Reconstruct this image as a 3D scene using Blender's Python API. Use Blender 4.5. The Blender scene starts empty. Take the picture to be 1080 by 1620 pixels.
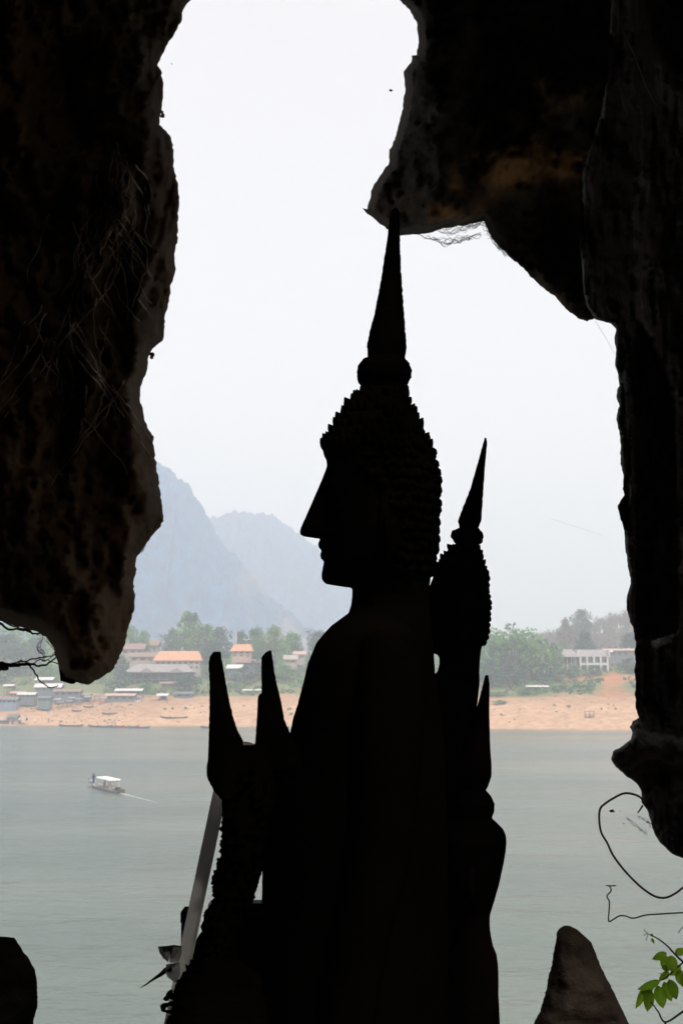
import bpy, bmesh, math, random
import numpy as np
from mathutils import Vector, noise, geometry, Matrix
random.seed(7); RNG = np.random.default_rng(7)
SC = bpy.context.scene
COL = SC.collection
R = math.radians

# ------------------------------------------------------------------ camera, sky, sun, exposure
CAM_H = 15.0                     # camera height above the river
PITCH = math.atan((1085 - 810) / 1800.0)
FPX = 1800.0                     # focal length in photograph pixels (1080 x 1620)
cd = bpy.data.cameras.new('camera')
cam = bpy.data.objects.new('camera', cd); COL.objects.link(cam)
cam.location = (0, 0, CAM_H); cam.rotation_euler = (R(90) + PITCH, 0, 0)
cd.sensor_fit = 'VERTICAL'; cd.sensor_height = 24; cd.lens = 24 * FPX / 1620
cd.clip_start = 0.05; cd.clip_end = 12000
cd.dof.use_dof = True; cd.dof.focus_distance = 1.9; cd.dof.aperture_fstop = 12.0
SC.camera = cam
SUN_EL, SUN_AZ = R(56), R(150)   # azimuth from +Y (away from the camera) clockwise
w = bpy.data.worlds.new('World'); SC.world = w; w.use_nodes = True
nt = w.node_tree; nt.nodes.clear()
sky = nt.nodes.new('ShaderNodeTexSky'); sky.sky_type = 'NISHITA'; sky.sun_disc = False
sky.sun_elevation = SUN_EL; sky.sun_rotation = SUN_AZ; sky.dust_density = 6; sky.air_density = 1.2; sky.altitude = 100
hs = nt.nodes.new('ShaderNodeHueSaturation'); hs.inputs['Saturation'].default_value = 0.18
mw = nt.nodes.new('ShaderNodeMix'); mw.data_type = 'RGBA'; mw.inputs['Factor'].default_value = 0.6   # thin white overcast veiling the sky
mw.inputs['B'].default_value = (5.3, 5.05, 5.15, 1)
bg = nt.nodes.new('ShaderNodeBackground'); bg.inputs['Strength'].default_value = 0.15
wo = nt.nodes.new('ShaderNodeOutputWorld')
nt.links.new(sky.outputs[0], hs.inputs['Color']); nt.links.new(hs.outputs[0], mw.inputs['A']); nt.links.new(mw.outputs['Result'], bg.inputs['Color'])
nt.links.new(bg.outputs[0], wo.inputs['Surface'])
sd = bpy.data.lights.new('sun', 'SUN'); sd.energy = 2.2; sd.angle = R(4); sd.color = (1.0, 0.95, 0.88)
sun = bpy.data.objects.new('sun', sd); COL.objects.link(sun)
_s = Vector((math.sin(SUN_AZ) * math.cos(SUN_EL), math.cos(SUN_AZ) * math.cos(SUN_EL), math.sin(SUN_EL)))
sun.rotation_euler = _s.to_track_quat('Z', 'Y').to_euler(); sun.location = (0, -20, 60)
SC.view_settings.view_transform = 'Standard'; SC.view_settings.look = 'None'
SC.view_settings.exposure = 0.62; SC.view_settings.gamma = 1.0; SC.view_settings.use_curve_mapping = False
SC.render.engine = 'CYCLES'
SC.cycles.max_bounces = 8; SC.cycles.diffuse_bounces = 5; SC.cycles.volume_bounces = 1
SC.cycles.caustics_reflective = False; SC.cycles.caustics_refractive = False

# ------------------------------------------------------------------ helpers
CS, SN = math.cos(PITCH), math.sin(PITCH)
def ray(px, py):
    u, v = (px - 540) / FPX, (810 - py) / FPX
    return Vector((u, CS - v * SN, SN + v * CS))
def PD(px, py, d):               # point at depth d along the view axis
    return Vector((0, 0, CAM_H)) + ray(px, py) * d
def PY(px, py, Y):               # point standing in the plane y = Y
    r = ray(px, py); return Vector((0, 0, CAM_H)) + r * (Y / r.y)
def tag(o, label=None, cat=None, group=None, kind=None):
    if label: o['label'] = label
    if cat: o['category'] = cat
    if group: o['group'] = group
    if kind: o['kind'] = kind
    return o
def mesh_obj(name, verts, faces, m, parent=None, smooth=False, cols=None):
    me = bpy.data.meshes.new(name)
    me.from_pydata([tuple(v) for v in verts], [], [tuple(f) for f in faces]); me.update()
    if smooth: me.polygons.foreach_set('use_smooth', [True] * len(me.polygons))
    if m: me.materials.append(m)
    if cols is not None:
        at = me.color_attributes.new('zone', 'FLOAT_COLOR', 'POINT')
        at.data.foreach_set('color', np.asarray(cols, dtype=np.float32).ravel())
    o = bpy.data.objects.new(name, me); COL.objects.link(o)
    if parent: o.parent = parent
    return o
def quads_mesh(name, V, m, parent=None):   # V: (n,4,3)
    n = len(V); me = bpy.data.meshes.new(name)
    me.vertices.add(n * 4); me.vertices.foreach_set('co', np.asarray(V, dtype=np.float32).ravel())
    me.loops.add(n * 4); me.loops.foreach_set('vertex_index', np.arange(n * 4, dtype=np.int32))
    me.polygons.add(n); me.polygons.foreach_set('loop_start', np.arange(0, n * 4, 4, dtype=np.int32))
    me.polygons.foreach_set('loop_total', np.full(n, 4, dtype=np.int32))
    me.update(calc_edges=True); me.validate()
    me.materials.append(m)
    o = bpy.data.objects.new(name, me); COL.objects.link(o)
    if parent: o.parent = parent
    return o
def bm_obj(name, bm, m, parent=None, smooth=True):
    bmesh.ops.recalc_face_normals(bm, faces=bm.faces)
    me = bpy.data.meshes.new(name); bm.to_mesh(me); bm.free()
    if smooth: me.polygons.foreach_set('use_smooth', [True] * len(me.polygons))
    me.materials.append(m)
    o = bpy.data.objects.new(name, me); COL.objects.link(o)
    if parent: o.parent = parent
    return o
def empty(name, loc=(0, 0, 0), rz=0, **k):
    o = bpy.data.objects.new(name, None); COL.objects.link(o)
    o.location = loc; o.rotation_euler = (0, 0, rz); o.empty_display_size = 0.2
    tag(o, **k); return o
def keep(o, parent):             # parent keeping world coordinates (parent is unrotated)
    o.parent = parent; o.location = -Vector(parent.location); return o
def add_box(bm, c, s, rz=0, top=None):
    x, y, z = s[0] / 2, s[1] / 2, s[2] / 2; t = top or (1, 1); M = Matrix.Rotation(rz, 3, 'Z')
    vs = []
    for sz in (-1, 1):
        k = (1, 1) if sz < 0 else t
        for sx, sy in ((-1, -1), (1, -1), (1, 1), (-1, 1)):
            vs.append(bm.verts.new(Vector(c) + M @ Vector((sx * x * k[0], sy * y * k[1], sz * z))))
    for f in ((3, 2, 1, 0), (4, 5, 6, 7), (0, 1, 5, 4), (1, 2, 6, 5), (2, 3, 7, 6), (3, 0, 4, 7)):
        bm.faces.new([vs[i] for i in f])
def box(name, c, s, m, parent=None, rz=0, top=None):
    bm = bmesh.new(); add_box(bm, c, s, rz, top); return bm_obj(name, bm, m, parent, False)
def add_tube(bm, pts, rad, n=6):
    pts = [Vector(p) for p in pts]; rs = rad if hasattr(rad, '__len__') else [rad] * len(pts)
    rings = []
    for i, p in enumerate(pts):
        t = (pts[min(i + 1, len(pts) - 1)] - pts[max(i - 1, 0)]).normalized()
        a = t.orthogonal().normalized()
        if rings:
            a = (pa - t * pa.dot(t)).normalized()
        pa = a; b = t.cross(a)
        rings.append([bm.verts.new(p + (a * math.cos(q) + b * math.sin(q)) * rs[i]) for q in [2 * math.pi * k / n for k in range(n)]])
    for r0, r1 in zip(rings, rings[1:]):
        for k in range(n): bm.faces.new((r0[k], r0[(k + 1) % n], r1[(k + 1) % n], r1[k]))
    bm.faces.new(rings[0][::-1]); bm.faces.new(rings[-1])
def smooth_line(pts, k=5):
    out = []; P = [Vector(p) for p in pts]
    for i in range(len(P) - 1):
        a, b, c, d = P[max(i - 1, 0)], P[i], P[i + 1], P[min(i + 2, len(P) - 1)]
        for j in range(k):
            t = j / k
            out.append(0.5 * ((2 * b) + (c - a) * t + (2 * a - 5 * b + 4 * c - d) * t * t + (3 * b - a - 3 * c + d) * t ** 3))
    out.append(P[-1]); return out

# ------------------------------------------------------------------ materials
def mat(name, c1, c2=None, scale=5.0, rough=0.8, bump=0.0, bscale=None, stretch=None, thr=(0.35, 0.65), metal=0.0, attr=False, spec=0.5, detail=8, trans=0.0, c3=None, s3=1.5):
    m = bpy.data.materials.new(name); m.use_nodes = True; t = m.node_tree; b = t.nodes['Principled BSDF']
    L = t.links.new
    b.inputs['Roughness'].default_value = rough; b.inputs['Metallic'].default_value = metal
    b.inputs['Specular IOR Level'].default_value = spec
    tc = t.nodes.new('ShaderNodeTexCoord'); mp = t.nodes.new('ShaderNodeMapping')
    L(tc.outputs['Object'], mp.inputs[0])
    if stretch: mp.inputs['Scale'].default_value = stretch
    out = None
    if c2 or attr:
        nz = t.nodes.new('ShaderNodeTexNoise'); nz.inputs['Scale'].default_value = scale; nz.inputs['Detail'].default_value = detail
        L(mp.outputs[0], nz.inputs['Vector'])
        rp = t.nodes.new('ShaderNodeMapRange'); rp.inputs['From Min'].default_value = thr[0]; rp.inputs['From Max'].default_value = thr[1]
        L(nz.outputs['Fac'], rp.inputs['Value'])
        mx = t.nodes.new('ShaderNodeMix'); mx.data_type = 'RGBA'
        L(rp.outputs[0], mx.inputs['Factor'])
        if attr:
            va = t.nodes.new('ShaderNodeVertexColor'); va.layer_name = 'zone'
            mu = t.nodes.new('ShaderNodeMix'); mu.data_type = 'RGBA'; mu.blend_type = 'MULTIPLY'; mu.inputs['Factor'].default_value = 1
            L(va.outputs[0], mu.inputs['A']); mu.inputs['B'].default_value = (*c1, 1)
            L(va.outputs[0], mx.inputs['A']); L(mu.outputs['Result'], mx.inputs['B'])
        else:
            mx.inputs['A'].default_value = (*c1, 1); mx.inputs['B'].default_value = (*c2, 1)
        out = mx.outputs['Result']
        if c3:
            n3 = t.nodes.new('ShaderNodeTexNoise'); n3.inputs['Scale'].default_value = s3; n3.inputs['Detail'].default_value = 6
            L(mp.outputs[0], n3.inputs['Vector'])
            r3 = t.nodes.new('ShaderNodeMapRange'); r3.inputs['From Min'].default_value = 0.5; r3.inputs['From Max'].default_value = 0.72
            L(n3.outputs['Fac'], r3.inputs['Value'])
            m3 = t.nodes.new('ShaderNodeMix'); m3.data_type = 'RGBA'; L(r3.outputs[0], m3.inputs['Factor'])
            L(out, m3.inputs['A']); m3.inputs['B'].default_value = (*c3, 1); out = m3.outputs['Result']
        L(out, b.inputs['Base Color'])
    else:
        b.inputs['Base Color'].default_value = (*c1, 1)
    if bump:
        n2 = t.nodes.new('ShaderNodeTexNoise'); n2.inputs['Scale'].default_value = bscale or scale * 2; n2.inputs['Detail'].default_value = 10
        n2.inputs['Roughness'].default_value = 0.6
        L(mp.outputs[0], n2.inputs['Vector'])
        bp = t.nodes.new('ShaderNodeBump'); bp.inputs['Strength'].default_value = 1.0; bp.inputs['Distance'].default_value = bump
        L(n2.outputs['Fac'], bp.inputs['Height']); L(bp.outputs[0], b.inputs['Normal'])
    if trans:
        tr = t.nodes.new('ShaderNodeBsdfTranslucent'); ms = t.nodes.new('ShaderNodeMixShader'); ms.inputs[0].default_value = trans
        if out: L(out, tr.inputs['Color'])
        else: tr.inputs['Color'].default_value = (*c1, 1)
        o = t.nodes['Material Output']; L(b.outputs[0], ms.inputs[1]); L(tr.outputs[0], ms.inputs[2]); L(ms.outputs[0], o.inputs['Surface'])
    return m
M = {}
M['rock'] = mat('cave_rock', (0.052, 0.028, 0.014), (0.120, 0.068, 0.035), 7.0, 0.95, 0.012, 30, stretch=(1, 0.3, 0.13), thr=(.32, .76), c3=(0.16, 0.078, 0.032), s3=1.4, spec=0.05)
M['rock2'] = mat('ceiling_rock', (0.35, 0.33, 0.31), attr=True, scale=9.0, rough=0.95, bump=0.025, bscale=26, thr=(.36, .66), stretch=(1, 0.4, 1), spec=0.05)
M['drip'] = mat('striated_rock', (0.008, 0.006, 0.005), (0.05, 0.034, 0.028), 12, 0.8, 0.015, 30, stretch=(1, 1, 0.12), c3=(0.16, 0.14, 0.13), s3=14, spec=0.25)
M['niche'] = mat('niche_rock', (0.004, 0.003, 0.003), (0.012, 0.009, 0.008), 6, 0.9, 0.01, 12)
M['floor'] = mat('floor_rock', (0.05, 0.035, 0.025), (0.12, 0.09, 0.065), 3, 0.9, 0.03, 8)
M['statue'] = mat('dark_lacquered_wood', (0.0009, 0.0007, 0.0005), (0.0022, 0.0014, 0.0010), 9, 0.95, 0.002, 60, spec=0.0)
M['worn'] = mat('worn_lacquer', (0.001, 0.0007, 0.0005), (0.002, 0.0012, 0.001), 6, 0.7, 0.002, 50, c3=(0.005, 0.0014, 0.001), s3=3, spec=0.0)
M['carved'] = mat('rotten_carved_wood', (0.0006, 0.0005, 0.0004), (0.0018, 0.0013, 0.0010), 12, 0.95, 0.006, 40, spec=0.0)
M['plank'] = mat('weathered_plank', (0.76, 0.75, 0.72), (0.62, 0.60, 0.58), 8, 0.8, 0.002, 30, stretch=(3, 3, 0.4), trans=0.85)
M['beam'] = mat('brown_beam', (0.07, 0.045, 0.028), (0.035, 0.022, 0.015), 8, 0.8, 0.003, 20)
M['foil'] = mat('grey_foil', (0.16, 0.16, 0.155), (0.05, 0.05, 0.048), 30, 0.6, 0.002, 60, trans=0.5)
M['stone'] = mat('brown_stone', (0.060, 0.044, 0.032), (0.032, 0.023, 0.016), 7, 0.95, 0.008, 36, spec=0.05, c3=(.10, .075, .058), s3=5)
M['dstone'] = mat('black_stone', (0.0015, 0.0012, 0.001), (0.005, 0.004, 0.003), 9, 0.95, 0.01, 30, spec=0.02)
M['vine'] = mat('dry_vine', (0.06, 0.045, 0.03), (0.03, 0.022, 0.016), 30, 0.8, 0.0005, 80)
M['web'] = mat('dusty_web', (0.10, 0.09, 0.08), rough=0.9); M['thread'] = mat('pale_thread', (0.6, 0.58, 0.57), rough=0.6, trans=0.5)
M['leafg'] = mat('young_leaf', (0.22, 0.42, 0.02), (0.34, 0.52, 0.04), 12, 0.45, 0.0005, 60, trans=0.65)
M['orange'] = mat('orange_fungus', (0.55, 0.16, 0.03), (0.30, 0.09, 0.03), 60, 0.8)
M['pale'] = mat('pale_flake', (0.2, 0.19, 0.185), (0.03, 0.028, 0.027), 20, 0.8)

# ------------------------------------------------------------------ air, far landscape
def haze():
    m = bpy.data.materials.new('haze_air'); m.use_nodes = True; t = m.node_tree; t.nodes.clear()
    v = t.nodes.new('ShaderNodeVolumePrincipled'); o = t.nodes.new('ShaderNodeOutputMaterial')
    v.inputs['Color'].default_value = (0.872, 0.925, 0.985, 1); v.inputs['Density'].default_value = HAZE
    v.inputs['Anisotropy'].default_value = 0.0
    t.links.new(v.outputs[0], o.inputs['Volume'])
    b = box('haze', (0, 2980, 148), (8400, 6060, 314), m); tag(b, kind='stuff')
HAZE = 0.0008
def shore(x):
    x = np.asarray(x, dtype=float)
    s = 1 / (1 + np.exp(-(x - 10) / 22.0))
    return 436 - 46 * s + 4 * np.sin(x / 31.0) + 2 * np.sin(x / 9.0 + 1) + 1.2 * np.sin(x / 3.7 + 2 * np.sin(x / 11.0)) + .7 * np.sin(x / 1.9)
PV = [-400, -30, -6, 0, 8, 30, 62, 78, 100, 130, 180, 300, 700, 6000]
PH = [-6, -5, -1.0, 0, 1.2, 6.0, 10.6, 13.0, 17.5, 21.5, 23, 25, 30, 34]
def height(x, y):
    v = y - shore(x); h = np.interp(v, PV, PH)
    on = np.clip((v - 10) / 60, 0, 1)
    h = h + on * (0.5 * np.sin(x / 13.0 + y / 17.0) + 0.35 * np.sin(x / 5.3 - y / 7.0))
    h = h + 42 * np.exp(-((x - 270) / 125.0) ** 2 - ((y - 790) / 110.0) ** 2)
    h = h + 24 * np.exp(-((x + 260) / 120.0) ** 2 - ((y - 720) / 90.0) ** 2)
    return h
def xy_of(px, Y): return (px - 540) / FPX * Y / CS      # good near the horizon line
def ground_at(px, py):
    r = ray(px, py); Y = 385.0
    while Y < 620:
        z = CAM_H + r.z / r.y * Y; x = r.x / r.y * Y; g = gz(x, Y)
        if z <= g: break
        Y += 0.4
    return x, Y, g
def gz(x, y): return float(height(np.array([x]), np.array([y]))[0])

def ground():
    xs = np.concatenate([np.linspace(-4000, -420, 24), np.linspace(-400, 400, 321), np.linspace(420, 4000, 24)])
    ys = np.concatenate([np.linspace(300, 372, 5), np.linspace(378, 600, 112), np.linspace(610, 1000, 30), np.linspace(1100, 5980, 16)])
    X, Y = np.meshgrid(xs, ys); Z = height(X, Y)
    v = Y - shore(X)
    n1 = np.sin(X / 7.1 + 2 * np.sin(Y / 9.0)) * 0.5 + 0.5 * np.sin(X / 17.0 + Y / 6.0)
    sand = np.array([0.56, 0.345, 0.215]); wet = np.array([0.36, 0.24, 0.16]); dry = np.array([0.44, 0.255, 0.155])
    grass = np.array([0.17, 0.19, 0.08]); earth = np.array([0.25, 0.17, 0.10]); red = np.array([0.50, 0.20, 0.10])
    C = np.zeros(X.shape + (3,)); C[:] = sand
    def mixc(mask, col): 
        nonlocal C
        C = C * (1 - mask[..., None]) + col * mask[..., None]
    mixc(np.clip((3 - v) / 3, 0, 1), wet)
    mixc(np.clip((v - 40 - 6 * n1) / 8, 0, 1) * 0.8, dry)
    gul = np.abs(np.sin(X / 6.3 + 1.8 * np.sin(v / 9.0) + .7 * np.sin(X / 2.7))); mixc(np.clip(.25 - gul, 0, .25) * 2.2 * np.clip((v - 8) / 10, 0, 1), dry)
    pat = np.sin(X / 4.1 + 2.5 * np.sin(v / 5.0)) * np.sin(v / 3.3 + 1.7 * np.sin(X / 7.7)); mixc(np.clip(pat - .3, 0, .7) * .4 * np.clip((v - 5) / 10, 0, 1), dry * .85)
    mixc(np.clip((X + 62) / -14, 0, 1) * np.clip((v - 18 + 8 * n1) / 10, 0, 1) * .45, dry * .8)
    mixc(np.clip((v - 62 - 5 * n1) / 5, 0, 1), grass)
    mixc(np.clip((n1 - 0.35) * 3, 0, 1) * np.clip((v - 66) / 8, 0, 1) * 0.5, earth)
    PX = 540 + X / Y * FPX * CS
    # red earth slope, track up to the villa and the terrace path
    lane = np.clip(1.3 - np.abs(PX - 962 + 3 * np.sin(v / 6)) / (5 + np.clip((106 - v) * 3, 0, 1) * (11 + 5 * n1 + np.clip(106 - v, 0, 30) * .35)), 0, 1) * (v > 64) * (v < 150)
    mixc(np.clip(lane * 1.6 + 0.5 * n1 * (lane > 0) * (lane < .6), 0, 1) * (0.75 + .25 * n1), red)
    terr = (PX > 888) * np.clip(1 - np.abs(v - 106) / 5, 0, 1); mixc(np.clip(terr * 1.5, 0, 1), red)
    mixc(((PX > 860) * np.clip((v - 112) / 6, 0, 1) * np.clip((160 - v) / 10, 0, 1)) * .5, red * .8)
    F = []; ny, nx = X.shape
    idx = np.arange(nx * ny).reshape(ny, nx)
    F = np.stack([idx[:-1, :-1], idx[:-1, 1:], idx[1:, 1:], idx[1:, :-1]], -1).reshape(-1, 4).tolist()
    V = np.stack([X, Y, Z], -1).reshape(-1, 3)
    m = mat('river_bank', (0.72, 0.70, 0.68), attr=True, scale=0.35, rough=0.95, bump=0.3, bscale=0.8, spec=0.1)
    o = mesh_obj('ground', V.tolist(), F, m, smooth=True, cols=np.concatenate([C, np.ones(X.shape + (1,))], -1).reshape(-1, 4))
    tag(o, kind='structure')
def river():
    m = bpy.data.materials.new('river_water'); m.use_nodes = True; t = m.node_tree; b = t.nodes['Principled BSDF']; L = t.links.new
    b.inputs['Roughness'].default_value = 0.2; b.inputs['IOR'].default_value = 1.33
    tc = t.nodes.new('ShaderNodeTexCoord')
    def nz(sc, sx, sy, det=6):
        mp = t.nodes.new('ShaderNodeMapping'); mp.inputs['Scale'].default_value = (sx, sy, 1); mp.inputs['Rotation'].default_value = (0, 0, R(8))
        n = t.nodes.new('ShaderNodeTexNoise'); n.inputs['Scale'].default_value = sc; n.inputs['Detail'].default_value = det
        L(tc.outputs['Object'], mp.inputs[0]); L(mp.outputs[0], n.inputs['Vector']); return n
    a = nz(0.02, 0.5, 1.6, 4); cr = t.nodes.new('ShaderNodeMix'); cr.data_type = 'RGBA'
    cr.inputs['A'].default_value = (0.080, 0.108, 0.092, 1); cr.inputs['B'].default_value = (0.125, 0.152, 0.125, 1)
    mr = t.nodes.new('ShaderNodeMapRange'); mr.inputs['From Min'].default_value = .35; mr.inputs['From Max'].default_value = .65
    L(a.outputs['Fac'], mr.inputs['Value']); L(mr.outputs[0], cr.inputs['Factor']); L(cr.outputs['Result'], b.inputs['Base Color'])
    n1 = nz(1.5, 0.75, 1.0, 8); n2 = nz(0.12, 0.4, 1.0, 4)
    b1 = t.nodes.new('ShaderNodeBump'); b1.inputs['Distance'].default_value = 0.16; b1.inputs['Strength'].default_value = 1
    b2 = t.nodes.new('ShaderNodeBump'); b2.inputs['Distance'].default_value = 0.8; b2.inputs['Strength'].default_value = 1
    n3 = nz(0.36, 0.55, 1.0, 5); b3 = t.nodes.new('ShaderNodeBump'); b3.inputs['Distance'].default_value = 0.45; b3.inputs['Strength'].default_value = 1; L(n3.outputs['Fac'], b3.inputs['Height'])
    gr = nz(0.018, 0.6, 1.4, 3); rr = t.nodes.new('ShaderNodeMapRange'); rr.inputs['From Min'].default_value = .35; rr.inputs['From Max'].default_value = .65; rr.inputs['To Min'].default_value = .17; rr.inputs['To Max'].default_value = .25
    L(gr.outputs['Fac'], rr.inputs['Value']); L(rr.outputs[0], b.inputs['Roughness'])
    L(n1.outputs['Fac'], b1.inputs['Height']); L(n2.outputs['Fac'], b2.inputs['Height']); L(b2.outputs[0], b3.inputs['Normal']); L(b3.outputs[0], b1.inputs['Normal']); L(b1.outputs[0], b.inputs['Normal'])
    o = mesh_obj('river', [(-4100, -40, 0), (4100, -40, 0), (4100, 900, 0), (-4100, 900, 0)], [(0, 1, 2, 3)], m); tag(o, kind='structure')

def mountain(name, prof, Y, W, seed, m, z0=10, edge=0.04):
    xs = []; px0, px1 = prof[0][0], prof[-1][0]
    nx, ny = 520, 110
    PX = np.linspace(px0, px1, nx); PYs = np.interp(PX, [p[0] for p in prof], [p[1] for p in prof])
    V = []
    for j in range(ny):
        v = j / (ny - 1)
        for i in range(nx):
            top = PY(PX[i], PYs[i], Y); H = top.z
            jag = noise.fractal(Vector((PX[i] / 16, seed, 0)), 0.8, 2.0, 6) * 8 + abs(noise.noise(Vector((PX[i] / 7.0, seed, 4)))) * 7.0 + noise.noise(Vector((PX[i] / 2.4, seed, 8))) * 3.0
            if v < 0.5:
                s = (v / 0.5); hh = 1 - (1 - min(1, s ** 1.15)) ** 2.1
            else:
                s = (1 - v) / 0.5; hh = s ** 0.7
            y = Y + (v - 0.5) * W; x = top.x
            q = Vector((x / 90, y / 90, seed))
            n = noise.fractal(q, 0.9, 2.1, 6)
            n2 = noise.noise(Vector((x / 42, seed + 3, hh * 1.2)))
            z = z0 + (H + jag - z0) * hh + n * 16 * (1 - hh) * min(1, s * 6)
            y += (n2 * 32 + n * 26) * (1 - abs(2 * v - 1)) * (1 if v < 0.5 else 0.2)
            V.append((x + n2 * 6 * (1 - hh), y, z))
    idx = np.arange(nx * ny).reshape(ny, nx)
    F = np.stack([idx[:-1, :-1], idx[:-1, 1:], idx[1:, 1:], idx[1:, :-1]], -1).reshape(-1, 4).tolist()
    o = mesh_obj(name, V, F, m, smooth=True); tag(o, kind='structure'); return o
def cliff_mat(name, rock_amt):
    m = bpy.data.materials.new(name); m.use_nodes = True; t = m.node_tree; b = t.nodes['Principled BSDF']; L = t.links.new
    b.inputs['Roughness'].default_value = 1; b.inputs['Specular IOR Level'].default_value = 0.05
    tc = t.nodes.new('ShaderNodeTexCoord'); sp = t.nodes.new('ShaderNodeSeparateXYZ'); L(tc.outputs['Object'], sp.inputs[0])
    mp = t.nodes.new('ShaderNodeMapping'); mp.inputs['Scale'].default_value = (1, 0.5, 0.45); L(tc.outputs['Object'], mp.inputs[0])
    n = t.nodes.new('ShaderNodeTexNoise'); n.inputs['Scale'].default_value = 0.022; n.inputs['Detail'].default_value = 9; L(mp.outputs[0], n.inputs['Vector'])
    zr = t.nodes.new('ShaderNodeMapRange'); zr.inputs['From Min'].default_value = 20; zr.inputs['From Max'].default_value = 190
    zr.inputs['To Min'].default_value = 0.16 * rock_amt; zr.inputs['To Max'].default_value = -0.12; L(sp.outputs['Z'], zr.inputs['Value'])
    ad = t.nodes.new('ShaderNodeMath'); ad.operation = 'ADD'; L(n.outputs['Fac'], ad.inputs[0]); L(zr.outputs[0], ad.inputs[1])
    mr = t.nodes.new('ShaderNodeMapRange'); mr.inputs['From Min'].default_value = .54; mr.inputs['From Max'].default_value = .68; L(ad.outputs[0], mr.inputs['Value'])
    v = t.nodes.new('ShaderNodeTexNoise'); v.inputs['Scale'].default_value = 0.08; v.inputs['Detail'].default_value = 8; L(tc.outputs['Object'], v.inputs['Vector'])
    g = t.nodes.new('ShaderNodeMix'); g.data_type = 'RGBA'; g.inputs['A'].default_value = (0.014, 0.055, 0.15, 1); g.inputs['B'].default_value = (0.04, 0.125, 0.26, 1)  # foliage green shifted blue, distance haze painted into the colour
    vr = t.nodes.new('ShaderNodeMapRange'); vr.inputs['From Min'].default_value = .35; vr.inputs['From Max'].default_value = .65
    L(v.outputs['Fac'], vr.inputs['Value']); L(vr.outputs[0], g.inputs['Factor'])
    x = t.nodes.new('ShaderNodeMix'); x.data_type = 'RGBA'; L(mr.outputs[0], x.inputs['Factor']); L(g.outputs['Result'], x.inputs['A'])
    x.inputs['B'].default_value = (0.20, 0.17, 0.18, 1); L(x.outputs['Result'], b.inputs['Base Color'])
    bp = t.nodes.new('ShaderNodeBump'); bp.inputs['Distance'].default_value = 5; L(v.outputs['Fac'], bp.inputs['Height']); L(bp.outputs[0], b.inputs['Normal'])
    return m
haze(); ground(); river()
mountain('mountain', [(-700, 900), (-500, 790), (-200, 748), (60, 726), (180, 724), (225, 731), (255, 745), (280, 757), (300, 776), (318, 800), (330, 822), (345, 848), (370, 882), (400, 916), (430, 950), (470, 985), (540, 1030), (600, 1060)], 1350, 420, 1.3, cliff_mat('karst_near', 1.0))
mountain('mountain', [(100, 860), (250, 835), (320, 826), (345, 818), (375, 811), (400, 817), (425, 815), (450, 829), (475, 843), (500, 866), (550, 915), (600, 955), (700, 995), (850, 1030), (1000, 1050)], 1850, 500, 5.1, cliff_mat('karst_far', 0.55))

# ------------------------------------------------------------------ vegetation
def rand_quads(n, centers, rad, size, flat=0.0, elong=1.0):
    c = centers[RNG.integers(0, len(centers), n)]
    d = RNG.normal(size=(n, 3)); d /= np.linalg.norm(d, axis=1)[:, None]
    rr = (0.55 + 0.45 * RNG.random(n)) ** 1
    p = c[:, :3] + d * (c[:, 3] * rr)[:, None] * np.array([1, 1, 0.75])
    nrm = d + RNG.normal(size=(n, 3)) * 0.7; nrm[:, 2] += flat; nrm /= np.linalg.norm(nrm, axis=1)[:, None]
    a = np.cross(nrm, RNG.normal(size=(n, 3))); a /= np.linalg.norm(a, axis=1)[:, None]
    b = np.cross(nrm, a); s = (size * (0.6 + 0.8 * RNG.random(n)))[:, None]
    a = a * s * elong; b = b * s
    return np.stack([p - a, p - b * 0.8, p + a, p + b * 0.8], 1)
def fol(name, c1, c2, sc=5.0):
    m = mat(name, c1, c2, sc, 0.8, 0, trans=0.15, spec=0.1, detail=3, thr=(.36, .60)); m['c1'] = c1; m['c2'] = c2; return m
M['bark'] = mat('bark', (0.10, 0.075, 0.055), (0.06, 0.045, 0.035), 2, 0.9)
FOL = {'g': fol('foliage_green', (0.014, 0.055, 0.035), (0.12, 0.30, 0.06)), 'd': fol('foliage_dark', (0.008, 0.035, 0.04), (0.035, 0.10, 0.07)),  # leaf shadow and bright tips painted into the green and bamboo tones
       'y': fol('foliage_yellow', (0.15, 0.27, 0.06), (0.08, 0.18, 0.05)), 'b': fol('foliage_bamboo', (0.012, 0.05, 0.045), (0.16, 0.38, 0.07)),
       'p': fol('twigs_purple', (0.13, 0.10, 0.10), (0.20, 0.15, 0.14))}
FOLS = {k: fol(m_.name + '_ground', tuple(m_['c1']), tuple(m_['c2']), 0.3) for k, m_ in FOL.items()}
PROTO = {}
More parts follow.
